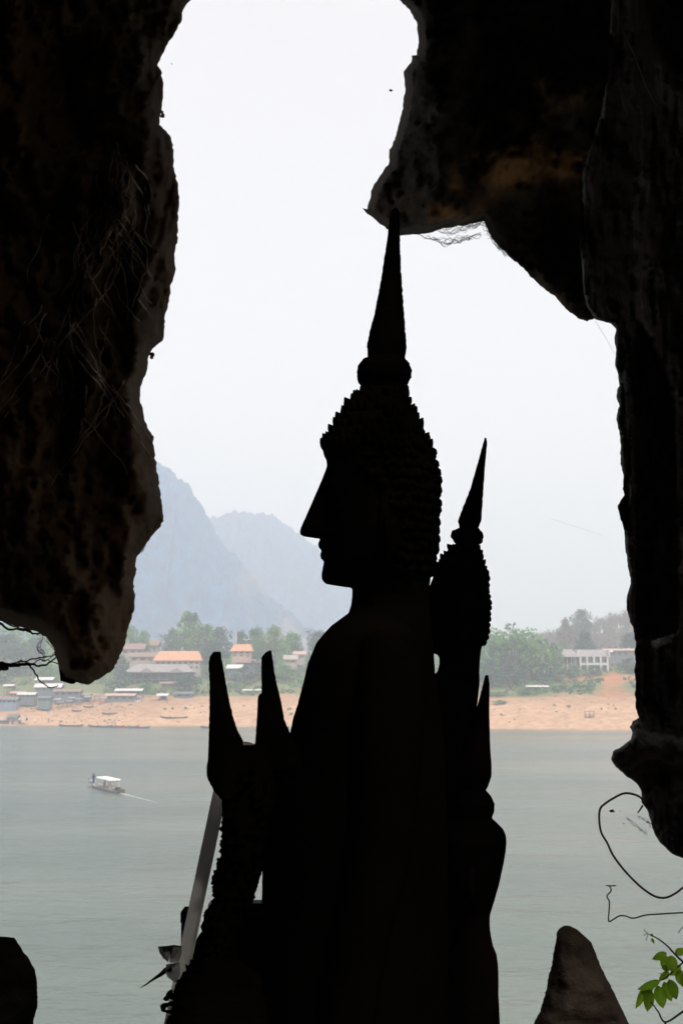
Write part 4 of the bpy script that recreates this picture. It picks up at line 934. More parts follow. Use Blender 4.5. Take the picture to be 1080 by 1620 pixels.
def ear(Y, px, py0, py1, side, depth, wpx, parent, m):
    s = Y / FPX; bm = bmesh.new(); H = py1 - py0
    pts = [(0, .02), (.55, .0), (.9, .12), (.75, .32), (.45, .5), (.40, .72), (.55, .88), (.30, 1.0), (.05, .92), (.0, .7), (-.05, .4)]
    base = [PY(px + u * wpx, py0 + v * H, Y) for u, v in pts]; k = side * depth * s
    for off in (0, side * 9 * s):
        for b in base: bm.verts.new((b.x, Y + k + off * (1), b.z))
    bm.verts.ensure_lookup_table(); n = len(pts)
    bm.faces.new([bm.verts[i] for i in range(n)]); bm.faces.new([bm.verts[n + i] for i in reversed(range(n))])
    for i in range(n): bm.faces.new((bm.verts[i], bm.verts[(i + 1) % n], bm.verts[n + (i + 1) % n], bm.verts[n + i]))
    bmesh.ops.bevel(bm, geom=bm.edges[:], offset=2.2 * s, segments=2, affect='EDGES')
    return keep(bm_obj('ear', bm, m, parent), parent)
def pedestal(Y, pxc, z1, r, parent, m):
    bm = bmesh.new(); x = PY(pxc, 1500, Y).x; n = 40; prev = None; H = z1 - FLOOR + .06
    for k, (t, q) in enumerate([(0, 1.0), (.25, 1.0), (.28, .86), (.45, .74), (.62, .80), (.78, .95), (.80, 1.02), (1, 1.02)]):
        ring = [bm.verts.new((x + r * q * (1 + (.04 * math.cos(12 * a) if .3 < t < .8 else 0)) * math.cos(a), Y + r * q * math.sin(a), FLOOR - .06 + H * t)) for a in [2 * math.pi * i / n for i in range(n)]]
        if prev:
            for i in range(n): bm.faces.new((prev[i], prev[(i + 1) % n], ring[(i + 1) % n], ring[i]))
        prev = ring
    bm.faces.new(prev); return keep(bm_obj('lotus_pedestal', bm, m, parent), parent)

# --- the big statue, face in profile to the left
Y1 = 1.6
S1L = [(573, 611), (571, 618), (567, 625), (556, 631), (548, 640), (541, 652), (532, 664), (522, 682), (513, 690), (510, 707), (512, 720), (516, 728), (517, 738), (509, 759), (496, 789), (482, 821), (476, 834), (474, 842), (476, 847), (480, 848.5), (503, 850), (506, 853), (503, 860), (504, 866), (508, 871), (506.5, 877), (507, 883), (512, 888), (511.5, 893), (509, 905), (508.5, 915), (511, 920), (516, 924), (535, 926.5), (556, 929), (557, 936), (556.5, 946), (555, 958), (551, 970), (524, 990), (512, 1003), (500, 1018), (493, 1035), (487, 1049), (480, 1080), (471, 1114), (464, 1135), (459, 1160), (446, 1200), (430, 1260), (419, 1320), (415.5, 1375), (414.5, 1440), (414, 1620), (405, 2100), (395, 2560)]
S1R = [(641, 611), (645, 628), (652, 648), (660, 664), (667, 680), (676, 696), (682, 712), (686, 732), (690, 756), (691, 786), (689, 821), (688, 850), (686, 880), (682, 905), (679, 930), (678, 960), (680, 985), (684, 1018), (687, 1067), (692, 1100), (700, 1160), (706, 1300), (708, 1620), (712, 2100), (722, 2560)]
S1B = [(611, 30), (640, 46), (680, 68), (720, 80), (780, 84), (840, 80), (890, 68), (925, 54), (945, 48), (962, 52), (975, 80), (990, 120), (1010, 155), (1040, 185), (1100, 205), (1250, 200), (1400, 185), (1620, 190), (2100, 210), (2560, 235)]
st1 = empty('buddha_statue', (PY(560, 1500, Y1).x, Y1, FLOOR), 0, label='largest dark standing Buddha statue in the centre, profile facing left with a tall flame finial', cat='statue')
bm = bmesh.new()
face1 = dict(y0=735, y1=929, base=[(517, 735), (516, 760), (514, 790), (512, 850), (514, 890), (516, 916), (530, 925), (556, 929)], wy=[735, 770, 800, 840, 850, 856, 885, 905, 930], w=[9, 11, 16, 22, 22, 26, 30, 30, 34],
             bumps=[(772, 34, 9, 3.0), (752, 34, 6, 2.0), (782, 34, 5, -2.0)])
loft(bm, Y1, S1L, S1R, S1B, y1=2560, face=face1, n=64, step=2.5, jit=.35)
# near arm hanging beside the body, hand on the robe
for side in (-1, 1):
    s = Y1 / FPX; P = [PY(610, 1030, Y1), PY(606, 1120, Y1), PY(596, 1300, Y1), PY(560, 1480, Y1), PY(540, 1700, Y1), PY(536, 1790, Y1)]
    dd = [150, 196, 204, 205, 216, 218]; P = [Vector((p.x, Y1 + side * d * s, p.z)) for p, d in zip(P, dd)]
    add_tube(bm, smooth_line(P, 4), [r * s for r in np.interp(np.arange(21), [0, 4, 8, 12, 16, 20], [46, 50, 42, 36, 26, 20])], 14)
    hb = P[-1]
    for f in range(5):
        x0 = hb.x + (f - 2) * .016; ln = [.055, .085, .095, .088, .07][f]
        add_tube(bm, [(x0, hb.y, hb.z + .01), (x0 + (f - 2) * .003, hb.y - side * .004, hb.z - ln * .5), (x0 + (f - 2) * .004, hb.y - side * .012, hb.z - ln)], [.010, .009, .006], 7)
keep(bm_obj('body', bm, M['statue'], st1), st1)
bm = bmesh.new()
capL = [(x - 1.0, y) for x, y in S1L if y < 735]; capR = [(x, y) for x, y in S1R]
def hf1(y): return 0.0 if y < 705 else min(1.9, (y - 705) / 60 * 0.55 + .75)
curls(bm, Y1, [(x + 4, y) for x, y in S1L[:12]] + [(517, 740), (513, 930)], [(x - 3, y) for x, y in S1R], S1B, 628, 712, 13.5, 7.0, lambda y: 0.0, lift=.9, up=1.6)
curls(bm, Y1, [(517, 700), (515, 930)], S1R, S1B, 718, 905, 15.5, 8.6, hf1, lift=.15, up=.15)
keep(bm_obj('hair_curls', bm, M['statue'], st1), st1)
fL = [(624, 329), (618, 337), (615, 357), (612, 380), (607, 413), (603, 440), (598, 467), (592, 497), (585, 523), (580, 547), (582, 567), (586, 574)]
fR = [(627, 329), (632, 336), (632, 377), (634, 430), (637, 470), (640, 513), (643, 550), (640, 569), (636, 574)]
finial(Y1, fL, fR, 574, st1, M['statue'], 1.5, 1)
bead_ring(Y1, [(582, 567), (573, 571), (566, 580), (564, 595), (567, 605), (573, 611), (572, 616)], [(638, 567), (647, 576), (651, 588), (648, 603), (641, 613), (642, 616)], 567, 616, st1, M['statue'], 2.4, 4)
ear(Y1, 598, 765, 905, -1, 76, 26, st1, M['statue']); ear(Y1, 598, 765, 905, 1, 68, 26, st1, M['statue'])
pedestal(Y1, 560, PY(560, 2560, Y1).z, .27, st1, M['statue'])

# --- the second statue behind
Y2 = 2.35
S2L = [(722, 858), (718, 862), (711, 866), (702, 878), (695, 887), (689, 893), (686, 900), (684, 915), (678, 930), (672, 950), (664, 975), (662, 984), (672, 986), (670, 995), (674, 1000), (676, 1012), (676, 1024), (680, 1032), (692, 1036), (694.5, 1041), (694.5, 1052), (692, 1062), (680, 1074), (664, 1086), (655, 1100), (648, 1130), (640, 1180), (632, 1250), (628, 1620), (620, 2000)]
S2R = [(756, 858), (758, 872), (762, 888), (768, 905), (772, 933), (774, 951), (772, 972), (771, 993), (768, 1010), (762, 1022), (760, 1030), (758, 1053), (757, 1080), (753, 1113), (748, 1136), (744, 1150), (742, 1250), (745, 1620), (752, 2000)]
S2B = [(858, 16), (880, 30), (910, 43), (950, 49), (990, 46), (1025, 34), (1050, 30), (1062, 36), (1080, 80), (1110, 115), (1250, 125), (1620, 112), (2000, 135)]
st2 = empty('buddha_statue', (PY(700, 1300, Y2).x, Y2, FLOOR), 0, label='smaller dark Buddha statue directly behind the largest one, its spired head showing at the right', cat='statue')
bm = bmesh.new()
face2 = dict(y0=912, y1=1036, base=[(688, 912), (686, 950), (683, 990), (684, 1020), (692, 1036)], wy=[912, 984, 990, 1036], w=[6, 12, 14, 20], bumps=[(938, 19, 5, 1.6)])
loft(bm, Y2, S2L, S2R, S2B, y1=2000, face=face2, n=48, step=2.5, jit=.3)
for side in (-1, 1):
    s = Y2 / FPX; P = [PY(705, 1100, Y2), PY(704, 1200, Y2), PY(700, 1320, Y2), PY(690, 1440, Y2), PY(684, 1600, Y2)]
    P = [Vector((p.x, Y2 + side * d * s, p.z)) for p, d in zip(P, (95, 118, 122, 120, 122))]; add_tube(bm, smooth_line(P, 4), [r * s for r in np.linspace(28, 14, 17)], 12)
    for f in range(5): add_tube(bm, [P[-1] + Vector(((f - 2) * .012, 0, .01)), P[-1] + Vector(((f - 2) * .015, 0, -.03)), P[-1] + Vector(((f - 2) * .016, -side * .006, -.055 - .01 * (2 - abs(f - 2))))], [.008, .007, .005], 6)
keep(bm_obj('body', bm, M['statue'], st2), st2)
bm = bmesh.new()
curls(bm, Y2, [(x + 1, y) for x, y in S2L[:8]] + [(686, 1040)], S2R, S2B, 868, 905, 8.5, 4.0, lambda y: 0.0, lift=.8, up=1.4)
curls(bm, Y2, [(686, 860), (686, 1040)], S2R, S2B, 908, 1018, 9.0, 5.2, lambda y: min(1.9, (y - 908) / 40 * .5 + .8), lift=.15, up=.15)
keep(bm_obj('hair_curls', bm, M['statue'], st2), st2)
finial(Y2, [(766, 693), (763, 705), (753, 740), (743, 775), (730, 807), (724, 824), (726, 835), (730, 842)], [(769, 693), (770, 701), (767, 733), (764, 775), (761, 822), (757, 834), (752, 842)], 842, st2, M['statue'], .8, 7)
bead_ring(Y2, [(724, 836), (715, 840), (713, 849), (719, 857), (722, 862)], [(757, 836), (764, 847), (762, 858), (757, 862)], 836, 862, st2, M['statue'], 2.4, 9)
ear(Y2, 716, 935, 1018, -1, 45, 15, st2, M['statue']); ear(Y2, 716, 935, 1018, 1, 40, 15, st2, M['statue'])
pedestal(Y2, 690, PY(690, 2000, Y2).z, .22, st2, M['statue'])

# --- the third statue, seen from behind, between camera and second
Y3 = 2.0
S3R = [(768, 1250), (776, 1259), (781.5, 1271), (781, 1284), (777, 1294), (784, 1300), (795, 1311), (799, 1320), (800, 1332), (799, 1345), (796, 1364), (789, 1396), (781, 1425), (775.5, 1443), (774, 1449), (774, 1467), (776, 1480), (780, 1500), (784, 1539), (788, 1578), (790, 1620), (796, 2100), (800, 2240)]
S3L = [(1494 - x, y) for x, y in S3R]
S3B = [(1250, 20), (1272, 34), (1294, 30), (1300, 38), (1330, 52), (1400, 46), (1445, 27), (1467, 28), (1500, 34), (1620, 42), (2240, 56)]
st3 = empty('buddha_statue', (PY(747, 1400, Y3).x, Y3, FLOOR), 0, label='small dark statue at the lower right of the group with a pointed finial', cat='statue')
bm = bmesh.new(); loft(bm, Y3, S3L, S3R, S3B, y1=2240, n=48, step=3, jit=.2)
bm2 = None
for side in (-1, 1):                # shoulders and arms, below the neck
    s = Y3 / FPX; c = PY(747, 1500, Y3); P = [c + Vector((side * 8 * s, 0, 0)), PY(747 + side * 22, 1512, Y3), PY(747 + side * 26, 1570, Y3), PY(747 + side * 24, 1680, Y3), PY(747 + side * 22, 1800, Y3)]
    add_tube(bm, smooth_line([Vector((p.x, Y3 - .01, p.z)) for p in P], 4), [r * s for r in np.linspace(17, 10, 17)], 10)
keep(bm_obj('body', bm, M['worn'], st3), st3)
finial(Y3, [(767, 1068), (762, 1089), (756, 1111), (749, 1133), (736, 1175), (722, 1215), (719, 1232), (727, 1247), (732, 1254)], [(772, 1068), (774, 1082), (773.5, 1129), (775, 1184), (777, 1209), (777, 1228), (772, 1243), (766, 1254)], 1254, st3, M['worn'], .3, 3)
ear(Y3, 735, 1360, 1430, -1, 40, 14, st3, M['worn'])
pedestal(Y3, 747, PY(747, 2240, Y3).z, .16, st3, M['worn'])

# --- broken forked carving with two prongs on a leaning rotten post
Y4 = 1.36; s4 = Y4 / FPX
fk = empty('forked_wood_carving', (PY(380, 1500, Y4).x, Y4, FLOOR), 0, label='rotten dark wood carving with two broken upright prongs leaning left of the largest statue', cat='carving')
def prong(L, Rt, b, seed, sl=0):
    bm = bmesh.new(); rr = loft(bm, Y4, L, Rt, [(L[0][1], b * .55), (L[0][1] + 40, b), (L[-1][1], b * 1.7)], n=26, step=2.5, jit=.7, seed=seed, sup=.8)
    return keep(bm_obj('prong', bm, M['carved'], fk), fk)
prong([(338, 1031), (332, 1039), (330, 1052), (332, 1078), (331.5, 1130), (330, 1181), (329, 1204), (327, 1213), (327.5, 1228), (333, 1240), (340, 1253), (348, 1260)], [(349, 1031), (351, 1044), (355, 1067), (359, 1091), (363, 1111), (369, 1135), (376, 1156), (384, 1171), (396, 1200), (396, 1230), (388, 1250), (376, 1262)], 16, 1)
prong([(427, 1029), (420, 1032), (413.5, 1040), (413.5, 1073), (414, 1096), (410, 1099), (408, 1104), (406, 1143), (403, 1182), (400, 1215)], [(429, 1028), (431, 1041), (433.5, 1060), (438, 1083), (445, 1111), (450, 1140), (460, 1162), (476, 1190), (480, 1215)], 15, 2)
bm = bmesh.new(); add_tube(bm, smooth_line([PY(374, 1185, Y4), PY(392, 1186, Y4), PY(408, 1193, Y4), PY(430, 1190, Y4)], 4), 12 * s4, 12); keep(bm_obj('saddle', bm, M['beam'], fk), fk)
CL = [(362, 1178), (356, 1210), (350, 1250), (352, 1300), (351, 1353), (343, 1365), (343, 1376), (335, 1386), (340, 1406), (337, 1416), (342, 1423), (326, 1440), (322, 1476), (314, 1500), (298, 1530), (278, 1557), (274, 1580), (273, 1600), (268, 1611), (264, 1620), (258, 1800), (262, 2500), (262, 2950)]
CR = [(470, 1178), (456, 1210), (440, 1260), (426, 1320), (415, 1377), (405, 1409), (400, 1430), (391, 1448), (380, 1480), (373, 1505), (376, 1520), (412, 1545), (425, 1620), (425, 1800), (440, 2500), (440, 2950)]
bm = bmesh.new(); loft(bm, Y4, CL, CR, [(1178, 22), (1300, 34), (1500, 36), (1600, 60), (2500, 90), (2950, 100)], y1=py_of(FLOOR - .02, Y4), n=48, step=2.5, jit=2.6, seed=5)
keep(bm_obj('post', bm, M['carved'], fk), fk)
# flaking carved leaves along the left edge of the post and at its foot
bm = bmesh.new()
random.seed(11)
def flake(px, py, w_, h_, ang, dy=0):
    s = s4; c = PY(px, py, Y4); pts = []
    for k in range(7):
        a = 2 * math.pi * k / 7; rr = random.uniform(.7, 1.25); u, v = math.cos(a) * w_ * rr, math.sin(a) * h_ * rr
        pts.append((u * math.cos(ang) - v * math.sin(ang), u * math.sin(ang) + v * math.cos(ang)))
    th = random.uniform(2, 5) * s; f = [bm.verts.new((c.x + u * s, Y4 + dy * s - th, c.z + v * s)) for u, v in pts]; b = [bm.verts.new((c.x + u * s * .9, Y4 + dy * s + th, c.z + v * s * .9)) for u, v in pts]
    bm.faces.new(f); bm.faces.new(b[::-1])
    for i in range(7): bm.faces.new((f[i], b[i], b[(i + 1) % 7], f[(i + 1) % 7]))
for y in np.arange(1300, 1625, 6.0):
    x = np.interp(y, [p[1] for p in CL], [p[0] for p in CL]); flake(x + random.uniform(-1, 5), y, random.uniform(3, 6.5), random.uniform(2, 4), random.uniform(0, 3), random.uniform(-14, 14))
for px, py, a, b, g in ((268, 1570, 6, 3, .5), (264, 1579, 5, 3, 0), (262, 1590, 7, 2.4, .1), (259, 1595, 4, 5, 0), (266, 1600, 8, 2.4, -.1), (272, 1588, 6, 3.5, 0), (272, 1575, 6, 6, 0), (270, 1612, 7, 6, .4)): flake(px, py, a, b, g)
for y in np.arange(1200, 1500, 14.0):
    for _ in range(3): 
        xl = np.interp(y, [p[1] for p in CL], [p[0] for p in CL]); xr = np.interp(y, [p[1] for p in CR], [p[0] for p in CR]); flake(random.uniform(xl + 6, xr - 8), y, 5, 4, random.uniform(0, 3), -36)
keep(bm_obj('flaking_leaf_carving', bm, M['carved'], fk, False), fk)
# leaning grey plank
p0, p1 = PY(352, 1235, 1.42), PY(294, 1512, 1.40); d = (p0 - p1).normalized(); p2 = p1 + d * -((p1.z - FLOOR + .02) / d.z)
bm = bmesh.new(); sx = Vector((1, 0, 0)); hw = 10.2 * 1.42 / FPX; th = .008
vs = [bm.verts.new(p + Vector((sg * hw, t, 0))) for p in (p0, p2) for sg in (-1, 1) for t in (-th, th)]
for f in ((0, 1, 3, 2), (4, 6, 7, 5), (0, 2, 6, 4), (1, 5, 7, 3), (0, 4, 5, 1), (2, 3, 7, 6)): bm.faces.new([vs[i] for i in f])
bmesh.ops.bevel(bm, geom=bm.edges[:], offset=.0012, segments=1, affect='EDGES')
tag(bm_obj('leaning_plank', bm, M['plank'], None, False), 'narrow weathered grey plank leaning under the left broken prong', 'plank')
# low rail behind
c = PY(370, 1434, 1.78); t = empty('low_rail', (c.x, 1.78, FLOOR), 0, label='short brown horizontal rail behind the leaning plank and the largest statue', cat='rail')
s = 1.78 / FPX; z0 = c.z - FLOOR
box('beam', (0.05, 0, z0 - .002), (175 * s, .035, 17 * s), M['beam'], t); box('beam_lip', (0.05, -.02, z0 + 8 * s), (171 * s, .02, 4 * s), M['beam'], t)
box('rail_post', (-72 * s, .005, z0 / 2 - .012), (.012, .03, z0), M['beam'], t); box('rail_post', (.19, .005, z0 / 2 - .012), (.03, .028, z0), M['beam'], t)
box('end_cap', (-73 * s, -.004, z0 - 11 * s), (8 * s, .045, 15 * s), M['carved'], t)
bm = bmesh.new(); Yr = 1.80; z_b = FLOOR
prof = [(323, 1443), (322, 1456), (317, 1466), (320, 1474), (312, 1484), (306, 1500), (300, 1512), (300, 1800), (300, 2200), (440, 2200), (440, 1443)]
f = [bm.verts.new(PY(x, min(y, py_of(FLOOR - .01, Yr)), Yr)) for x, y in prof]; b = [bm.verts.new(v.co + Vector((0, .02, 0))) for v in f]; n = len(f); bm.faces.new(f); bm.faces.new(b[::-1])
for i in range(n): bm.faces.new((f[i], b[i], b[(i + 1) % n], f[(i + 1) % n]))
keep(bm_obj('panel', bm, M['carved'], t, False), t)
# withered grey leaf scrap and thorn
Y5 = 1.33; s5 = Y5 / FPX
bm = bmesh.new()
def sheet(P, th=.0012, curve=.012):
    f = [bm.verts.new(PY(x, y, Y5) + Vector((0, dy * s5, 0))) for x, y, dy in P]; b = [bm.verts.new(v.co + Vector((0, th, 0))) for v in f]; n = len(P)
    bm.faces.new(f); bm.faces.new(b[::-1])
    for i in range(n): bm.faces.new((f[i], b[i], b[(i + 1) % n], f[(i + 1) % n]))
sheet([(251, 1496, -6), (257, 1495, -10), (264, 1494, -12), (270, 1500, 0), (268, 1512, 6), (266, 1523, 2), (259, 1515, -4), (254, 1507, -6)])
sheet([(264, 1494, -12), (276, 1494, -4), (287, 1498, 4), (286, 1512, 6), (282, 1524, 2), (268, 1523, 0), (268, 1510, 4)])
sheet([(263, 1526, 0), (272, 1523, -6), (284, 1524, 4), (284, 1545, 6), (277, 1556, 2), (266, 1545, -4), (262, 1537, -4)])
kk = empty('withered_leaf', tuple(PY(272, 1520, Y5)), 0, label='curled withered grey leaf scrap with a long thorn at the foot of the leaning plank', cat='leaf scrap')
keep(bm_obj('leaf_scrap', bm, M['foil'], kk, False), kk)
bm = bmesh.new(); add_tube(bm, [PY(x, y, Y5) for x, y in ((272, 1532), (262, 1535), (254, 1542), (243, 1549), (232, 1557), (221, 1563.5))], [3.5 * s5, 4 * s5, 3 * s5, 1.8 * s5, 1.2 * s5, .3 * s5], 7); keep(bm_obj('thorn', bm, M['carved'], kk), kk)

# --- stones in the foreground
def stone(name, Y, L, Rt, bmax, m, label, seed):
    t = bmesh.new(); y0, y1 = L[0][1], py_of(FLOOR - .03, Y)
    loft(t, Y, L, Rt, [(y0, bmax * .12), (y0 + 20, bmax * .45), (y0 + 90, bmax * .8), (y1, bmax * 1.6)], y1=y1, n=48, jit=1.6, seed=seed, step=4)
    for v in t.verts:
        c = v.co; k = .010 * nzv(c.x * 14, c.y * 14, c.z * 14, .8, 4); v.co.y += k * 1.5
    tag(bm_obj(name, t, m), label, 'stone')
stone('pointed_stone', 2.2, [(893, 1466), (886, 1470), (881, 1476), (876, 1497), (872, 1530), (865, 1565), (857, 1595), (847, 1621), (790, 1800), (640, 2300)], [(903, 1466.5), (912, 1470), (922, 1479), (932, 1488), (940, 1504), (950, 1530), (964, 1557), (980, 1592), (994, 1620), (1060, 1800), (1180, 2300)], 60, M['stone'], 'rounded brown pointed stone rising at the bottom right', 3)
stone('dark_stone', 1.7, [(-16, 1484), (-26, 1500), (-40, 1540), (-56, 1620), (-90, 2400)], [(14, 1479), (20, 1482), (27, 1489), (35, 1502), (38, 1510), (48, 1519), (56, 1533), (59, 1548), (58.5, 1570), (56, 1596), (50, 1622), (70, 1800), (110, 2400)], 50, M['dstone'], 'rough black stone at the bottom left corner', 8)

# --- vines, roots, webs
def vine(name, pts, Y, rad, label, cat, m=None, k=6, wob=0.0, parent=None, n=6):
    P = [PY(p[0], p[1], Y + (p[2] if len(p) > 2 else 0)) for p in pts]; P = smooth_line(P, k) if k > 1 else P
    if wob: P = [p + Vector((noise.noise(p * 60), noise.noise(p * 60 + Vector((5, 5, 5))), noise.noise(p * 60 + Vector((9, 1, 3))))) * wob for p in P]
    bm = bmesh.new(); rs = rad if not isinstance(rad, tuple) else list(np.linspace(rad[0], rad[1], len(P)))
    add_tube(bm, P, rs, n); o = bm_obj(name, bm, m or M['vine'])
    if label: tag(o, label, cat)
    if parent: keep(o, parent)
    return o
vine('hanging_vine', [(1016, 1270, .02), (1014, 1263), (1003, 1257), (987, 1255), (971, 1262), (957, 1271), (949, 1279), (947, 1294), (950, 1316), (960, 1334), (969, 1353), (986, 1376), (1006, 1397), (1023, 1411), (1038, 1419), (1053, 1420), (1068, 1413), (1080, 1404), (1110, 1385), (1150, 1378, .05)], 2.5, .0023, 'long bare vine looping out from the lower right rock', 'vine')
vine('short_twig', [(1016, 1274), (1013, 1279), (1008, 1286)], 2.5, (.0022, .0014), 'short broken twig poking out of the right rock inside the vine loop', 'twig', k=3)
vine('bent_twig', [(963, 1401.5), (966, 1409), (959, 1418), (963, 1427), (962.5, 1440), (962, 1455), (965, 1457), (979, 1449), (989, 1449), (1001, 1453), (1018, 1448), (1040, 1446), (1080, 1444), (1180, 1440)], 2.4, .0014, 'thin wavy twig with a bent tip below the vine loop', 'twig', wob=.0006)
tw = vine('twig_tip', [(958, 1401, -.02), (966, 1401.5), (973, 1401, .02)], 2.4, .0012, 'small needle lying across the tip of the wavy twig', 'needle', k=3)
br = empty('leafy_branch', tuple(PY(1060, 1500, 2.45)), 0, label='leafy branch with bright green leaves in the bottom right corner', cat='branch')
vine('stem', [(1029, 1480), (1038, 1484), (1053, 1495), (1068, 1511), (1082, 1524), (1120, 1560), (1200, 1640)], 2.45, (.0010, .0030), None, None, parent=br)
vine('stem', [(1032, 1556), (1046, 1550), (1060, 1540), (1078, 1524), (1100, 1512)], 2.45, (.0008, .002), None, None, parent=br)
vine('stem', [(1028, 1584), (1040, 1600), (1052, 1617), (1080, 1600), (1110, 1582)], 2.45, (.0012, .0028), None, None, parent=br)
vine('stem', [(1052, 1617), (1048, 1650), (1060, 1720)], 2.45, (.002, .003), None, None, parent=br)
for q in ([(1029, 1480), (1022, 1476), (1018, 1470)], [(1022, 1477), (1017, 1480)], [(1024, 1478), (1021, 1488)], [(1072, 1476), (1076, 1470), (1080, 1466)], [(1045, 1540), (1041, 1541)], [(1052, 1528), (1053, 1536), (1048, 1544)]): vine('twiglet', q, 2.45, .0007, None, None, k=2, parent=br)
def leaf(x0, y0, x1, y1, wd, tilt=.2, dy=0, seed=0):
    Y = 2.45 + dy; a, b = PY(x0, y0, Y), PY(x1, y1, Y); ax = b - a; Ln = ax.length; ax.normalize(); view = Vector((0, 1, 0))
    side = ax.cross(view).normalized(); nr = side.cross(ax); bm = bmesh.new(); rows = []
    w_ = wd / FPX * Y / 2; N = 10
    for i in range(N + 1):
        t = i / N; ww = w_ * (math.sin(math.pi * t ** .8) ** .8) * (1 if t < .95 else .4) + .0002; droop = nr * (-.10 * Ln * math.sin(math.pi * t) * tilt * 3); row = []
        for k in (-1, -.5, 0, .5, 1): row.append(bm.verts.new(a + ax * Ln * t + side * ww * k + nr * (abs(k) * w_ * .35) + droop + nr * (.0006 * math.sin(9 * t + k * 3 + seed))))
        rows.append(row)
    for r0, r1 in zip(rows, rows[1:]):
        for k in range(4): bm.faces.new((r0[k], r0[k + 1], r1[k + 1], r1[k]))
    o = keep(bm_obj('leaf', bm, M['leafg'], br), br)
LV = [(1054, 1508, 1031, 1518, 12), (1052, 1511, 1050, 1536, 15), (1060, 1512, 1066, 1540, 17), (1068, 1510, 1082, 1501, 12), (1076, 1528, 1060, 1544, 13), (1058, 1538, 1042, 1551, 11), (1044, 1552, 1008, 1566, 12), (1020, 1560, 1005, 1596, 11), (1026, 1564, 1024, 1601, 17), (1040, 1560, 1049, 1596, 19),
      (1050, 1554, 1062, 1585, 15), (1058, 1550, 1070, 1582, 16), (1072, 1534, 1081, 1562, 16), (1080, 1540, 1090, 1572, 16), (1030, 1484, 1034, 1493, 4), (1086, 1510, 1104, 1520, 14), (1034, 1558, 1014, 1574, 12), (1046, 1530, 1062, 1534, 9), (1028, 1478, 1033, 1481, 4)]
for i, q in enumerate(LV): leaf(*q[:4], q[4], tilt=random.uniform(.1, .5), dy=random.uniform(-.03, .03), seed=i)
# roots hanging at the left
rt = empty('hanging_roots', tuple(PY(40, 1045, 4.0)), 0, label='bare tangled roots strung from the left picture edge to the hanging rock', cat='roots')
RT = [([(-40, 972), (0, 985), (14, 995), (31, 995), (53, 1002), (66, 1003)], (.005, .0025)), ([(-30, 1042), (0, 1048), (15, 1050), (31, 1047), (58, 1042), (72, 1039), (90, 1036)], (.0035, .002)), ([(-30, 1056), (0, 1054), (24, 1053), (41, 1050), (67, 1053), (80, 1047), (90, 1040)], (.006, .0025)),
      ([(46, 1048), (49, 1056), (55, 1064), (65, 1078), (75, 1086), (84, 1087), (92, 1084)], (.0035, .0015)), ([(28, 1050), (36, 1044), (50, 1050), (66, 1044), (88, 1048), (95, 1050)], (.002, .0015)), ([(0, 980), (20, 990), (44, 997), (62, 1006)], (.003, .002)), ([(60, 1042), (72, 1046), (84, 1036), (88, 1030)], (.0015, .001)), ([(-20, 1050), (10, 1053), (30, 1051), (48, 1052)], (.007, .005))]
for q, r in RT: vine('root', q, 4.0, r, None, None, wob=.006, k=8, parent=rt)
bm = bmesh.new(); bmesh.ops.create_icosphere(bm, subdivisions=2, radius=.014, matrix=Matrix.Translation(PY(5, 1056, 4.0)) @ Matrix.Diagonal((1.6, 1, .8, 1)))
for v_ in bm.verts: v_.co += Vector((noise.noise(v_.co * 70), 0, noise.noise(v_.co * 60))) * .008
keep(bm_obj('root_knot', bm, M['vine'], rt), rt)
# rusty bracket at the rock tip
bm = bmesh.new(); Yb = 4.25; sb = Yb / FPX
for q in ([(94, 1060), (96, 1077), (112, 1082), (118, 1078), (106, 1070), (99, 1068)], [(102, 1066), (108, 1064), (112, 1070), (108, 1076), (103, 1074)]):
    f = [bm.verts.new(PY(x, y, Yb)) for x, y in q]; b = [bm.verts.new(v.co + Vector((0, .05, 0))) for v in f]; n = len(q); bm.faces.new(f); bm.faces.new(b[::-1])
    for i in range(n): bm.faces.new((f[i], b[i], b[(i + 1) % n], f[(i + 1) % n]))
tag(bm_obj('rock_splinter', bm, M['dstone'], None, False), 'dark angular splinter stuck on the tip of the hanging rock', 'splinter')
def web(pts_list, Y, n, rad, label, seed, spread=6, dots=0, m=None):
    random.seed(seed); bm = bmesh.new()
    for _ in range(n):
        base = random.choice(pts_list); P = []
        if len(base) > 2 and n > 2:
            q = np.array(base, dtype=float); tt = np.linspace(0, len(q) - 1, len(q) * 3); base = list(zip(np.interp(tt, range(len(q)), q[:, 0]), np.interp(tt, range(len(q)), q[:, 1])))
        for (x, y) in base: P.append(PY(x + random.gauss(0, spread * .3), y + random.gauss(0, spread * .5), Y + random.gauss(0, .03)))
        a = random.random() * .4; i0 = int(len(P) * a); add_tube(bm, smooth_line(P[i0:] if len(P) - i0 > 1 else P, 4), rad * random.uniform(.5, 1.3), 3)
    for _ in range(dots):
        base = random.choice(pts_list); x, y = random.choice(base); c = PY(x + random.gauss(0, spread), y + random.gauss(0, spread * .5), Y)
        bmesh.ops.create_icosphere(bm, subdivisions=1, radius=random.uniform(.0008, .002), matrix=Matrix.Translation(c) @ Matrix.Diagonal((random.uniform(.6, 2), 1, random.uniform(.5, 1), 1)))
    o = bm_obj('cobweb', bm, m or M['web']); tag(o, label, 'cobweb')
web([[(645, 371), (668, 372), (686, 377), (705, 378), (722, 377), (745, 376)], [(660, 369), (690, 380), (712, 386), (735, 379), (760, 370)], [(690, 362), (712, 370), (735, 362), (758, 352)], [(700, 361), (730, 356), (752, 358), (768, 352)], [(760, 350), (772, 372), (788, 390), (800, 404)], [(764, 350), (776, 362), (790, 394)]], 4.9, 34, .0011, 'dusty tangled cobweb under the pointed ceiling rock right of the big finial', 3, 6, 26)
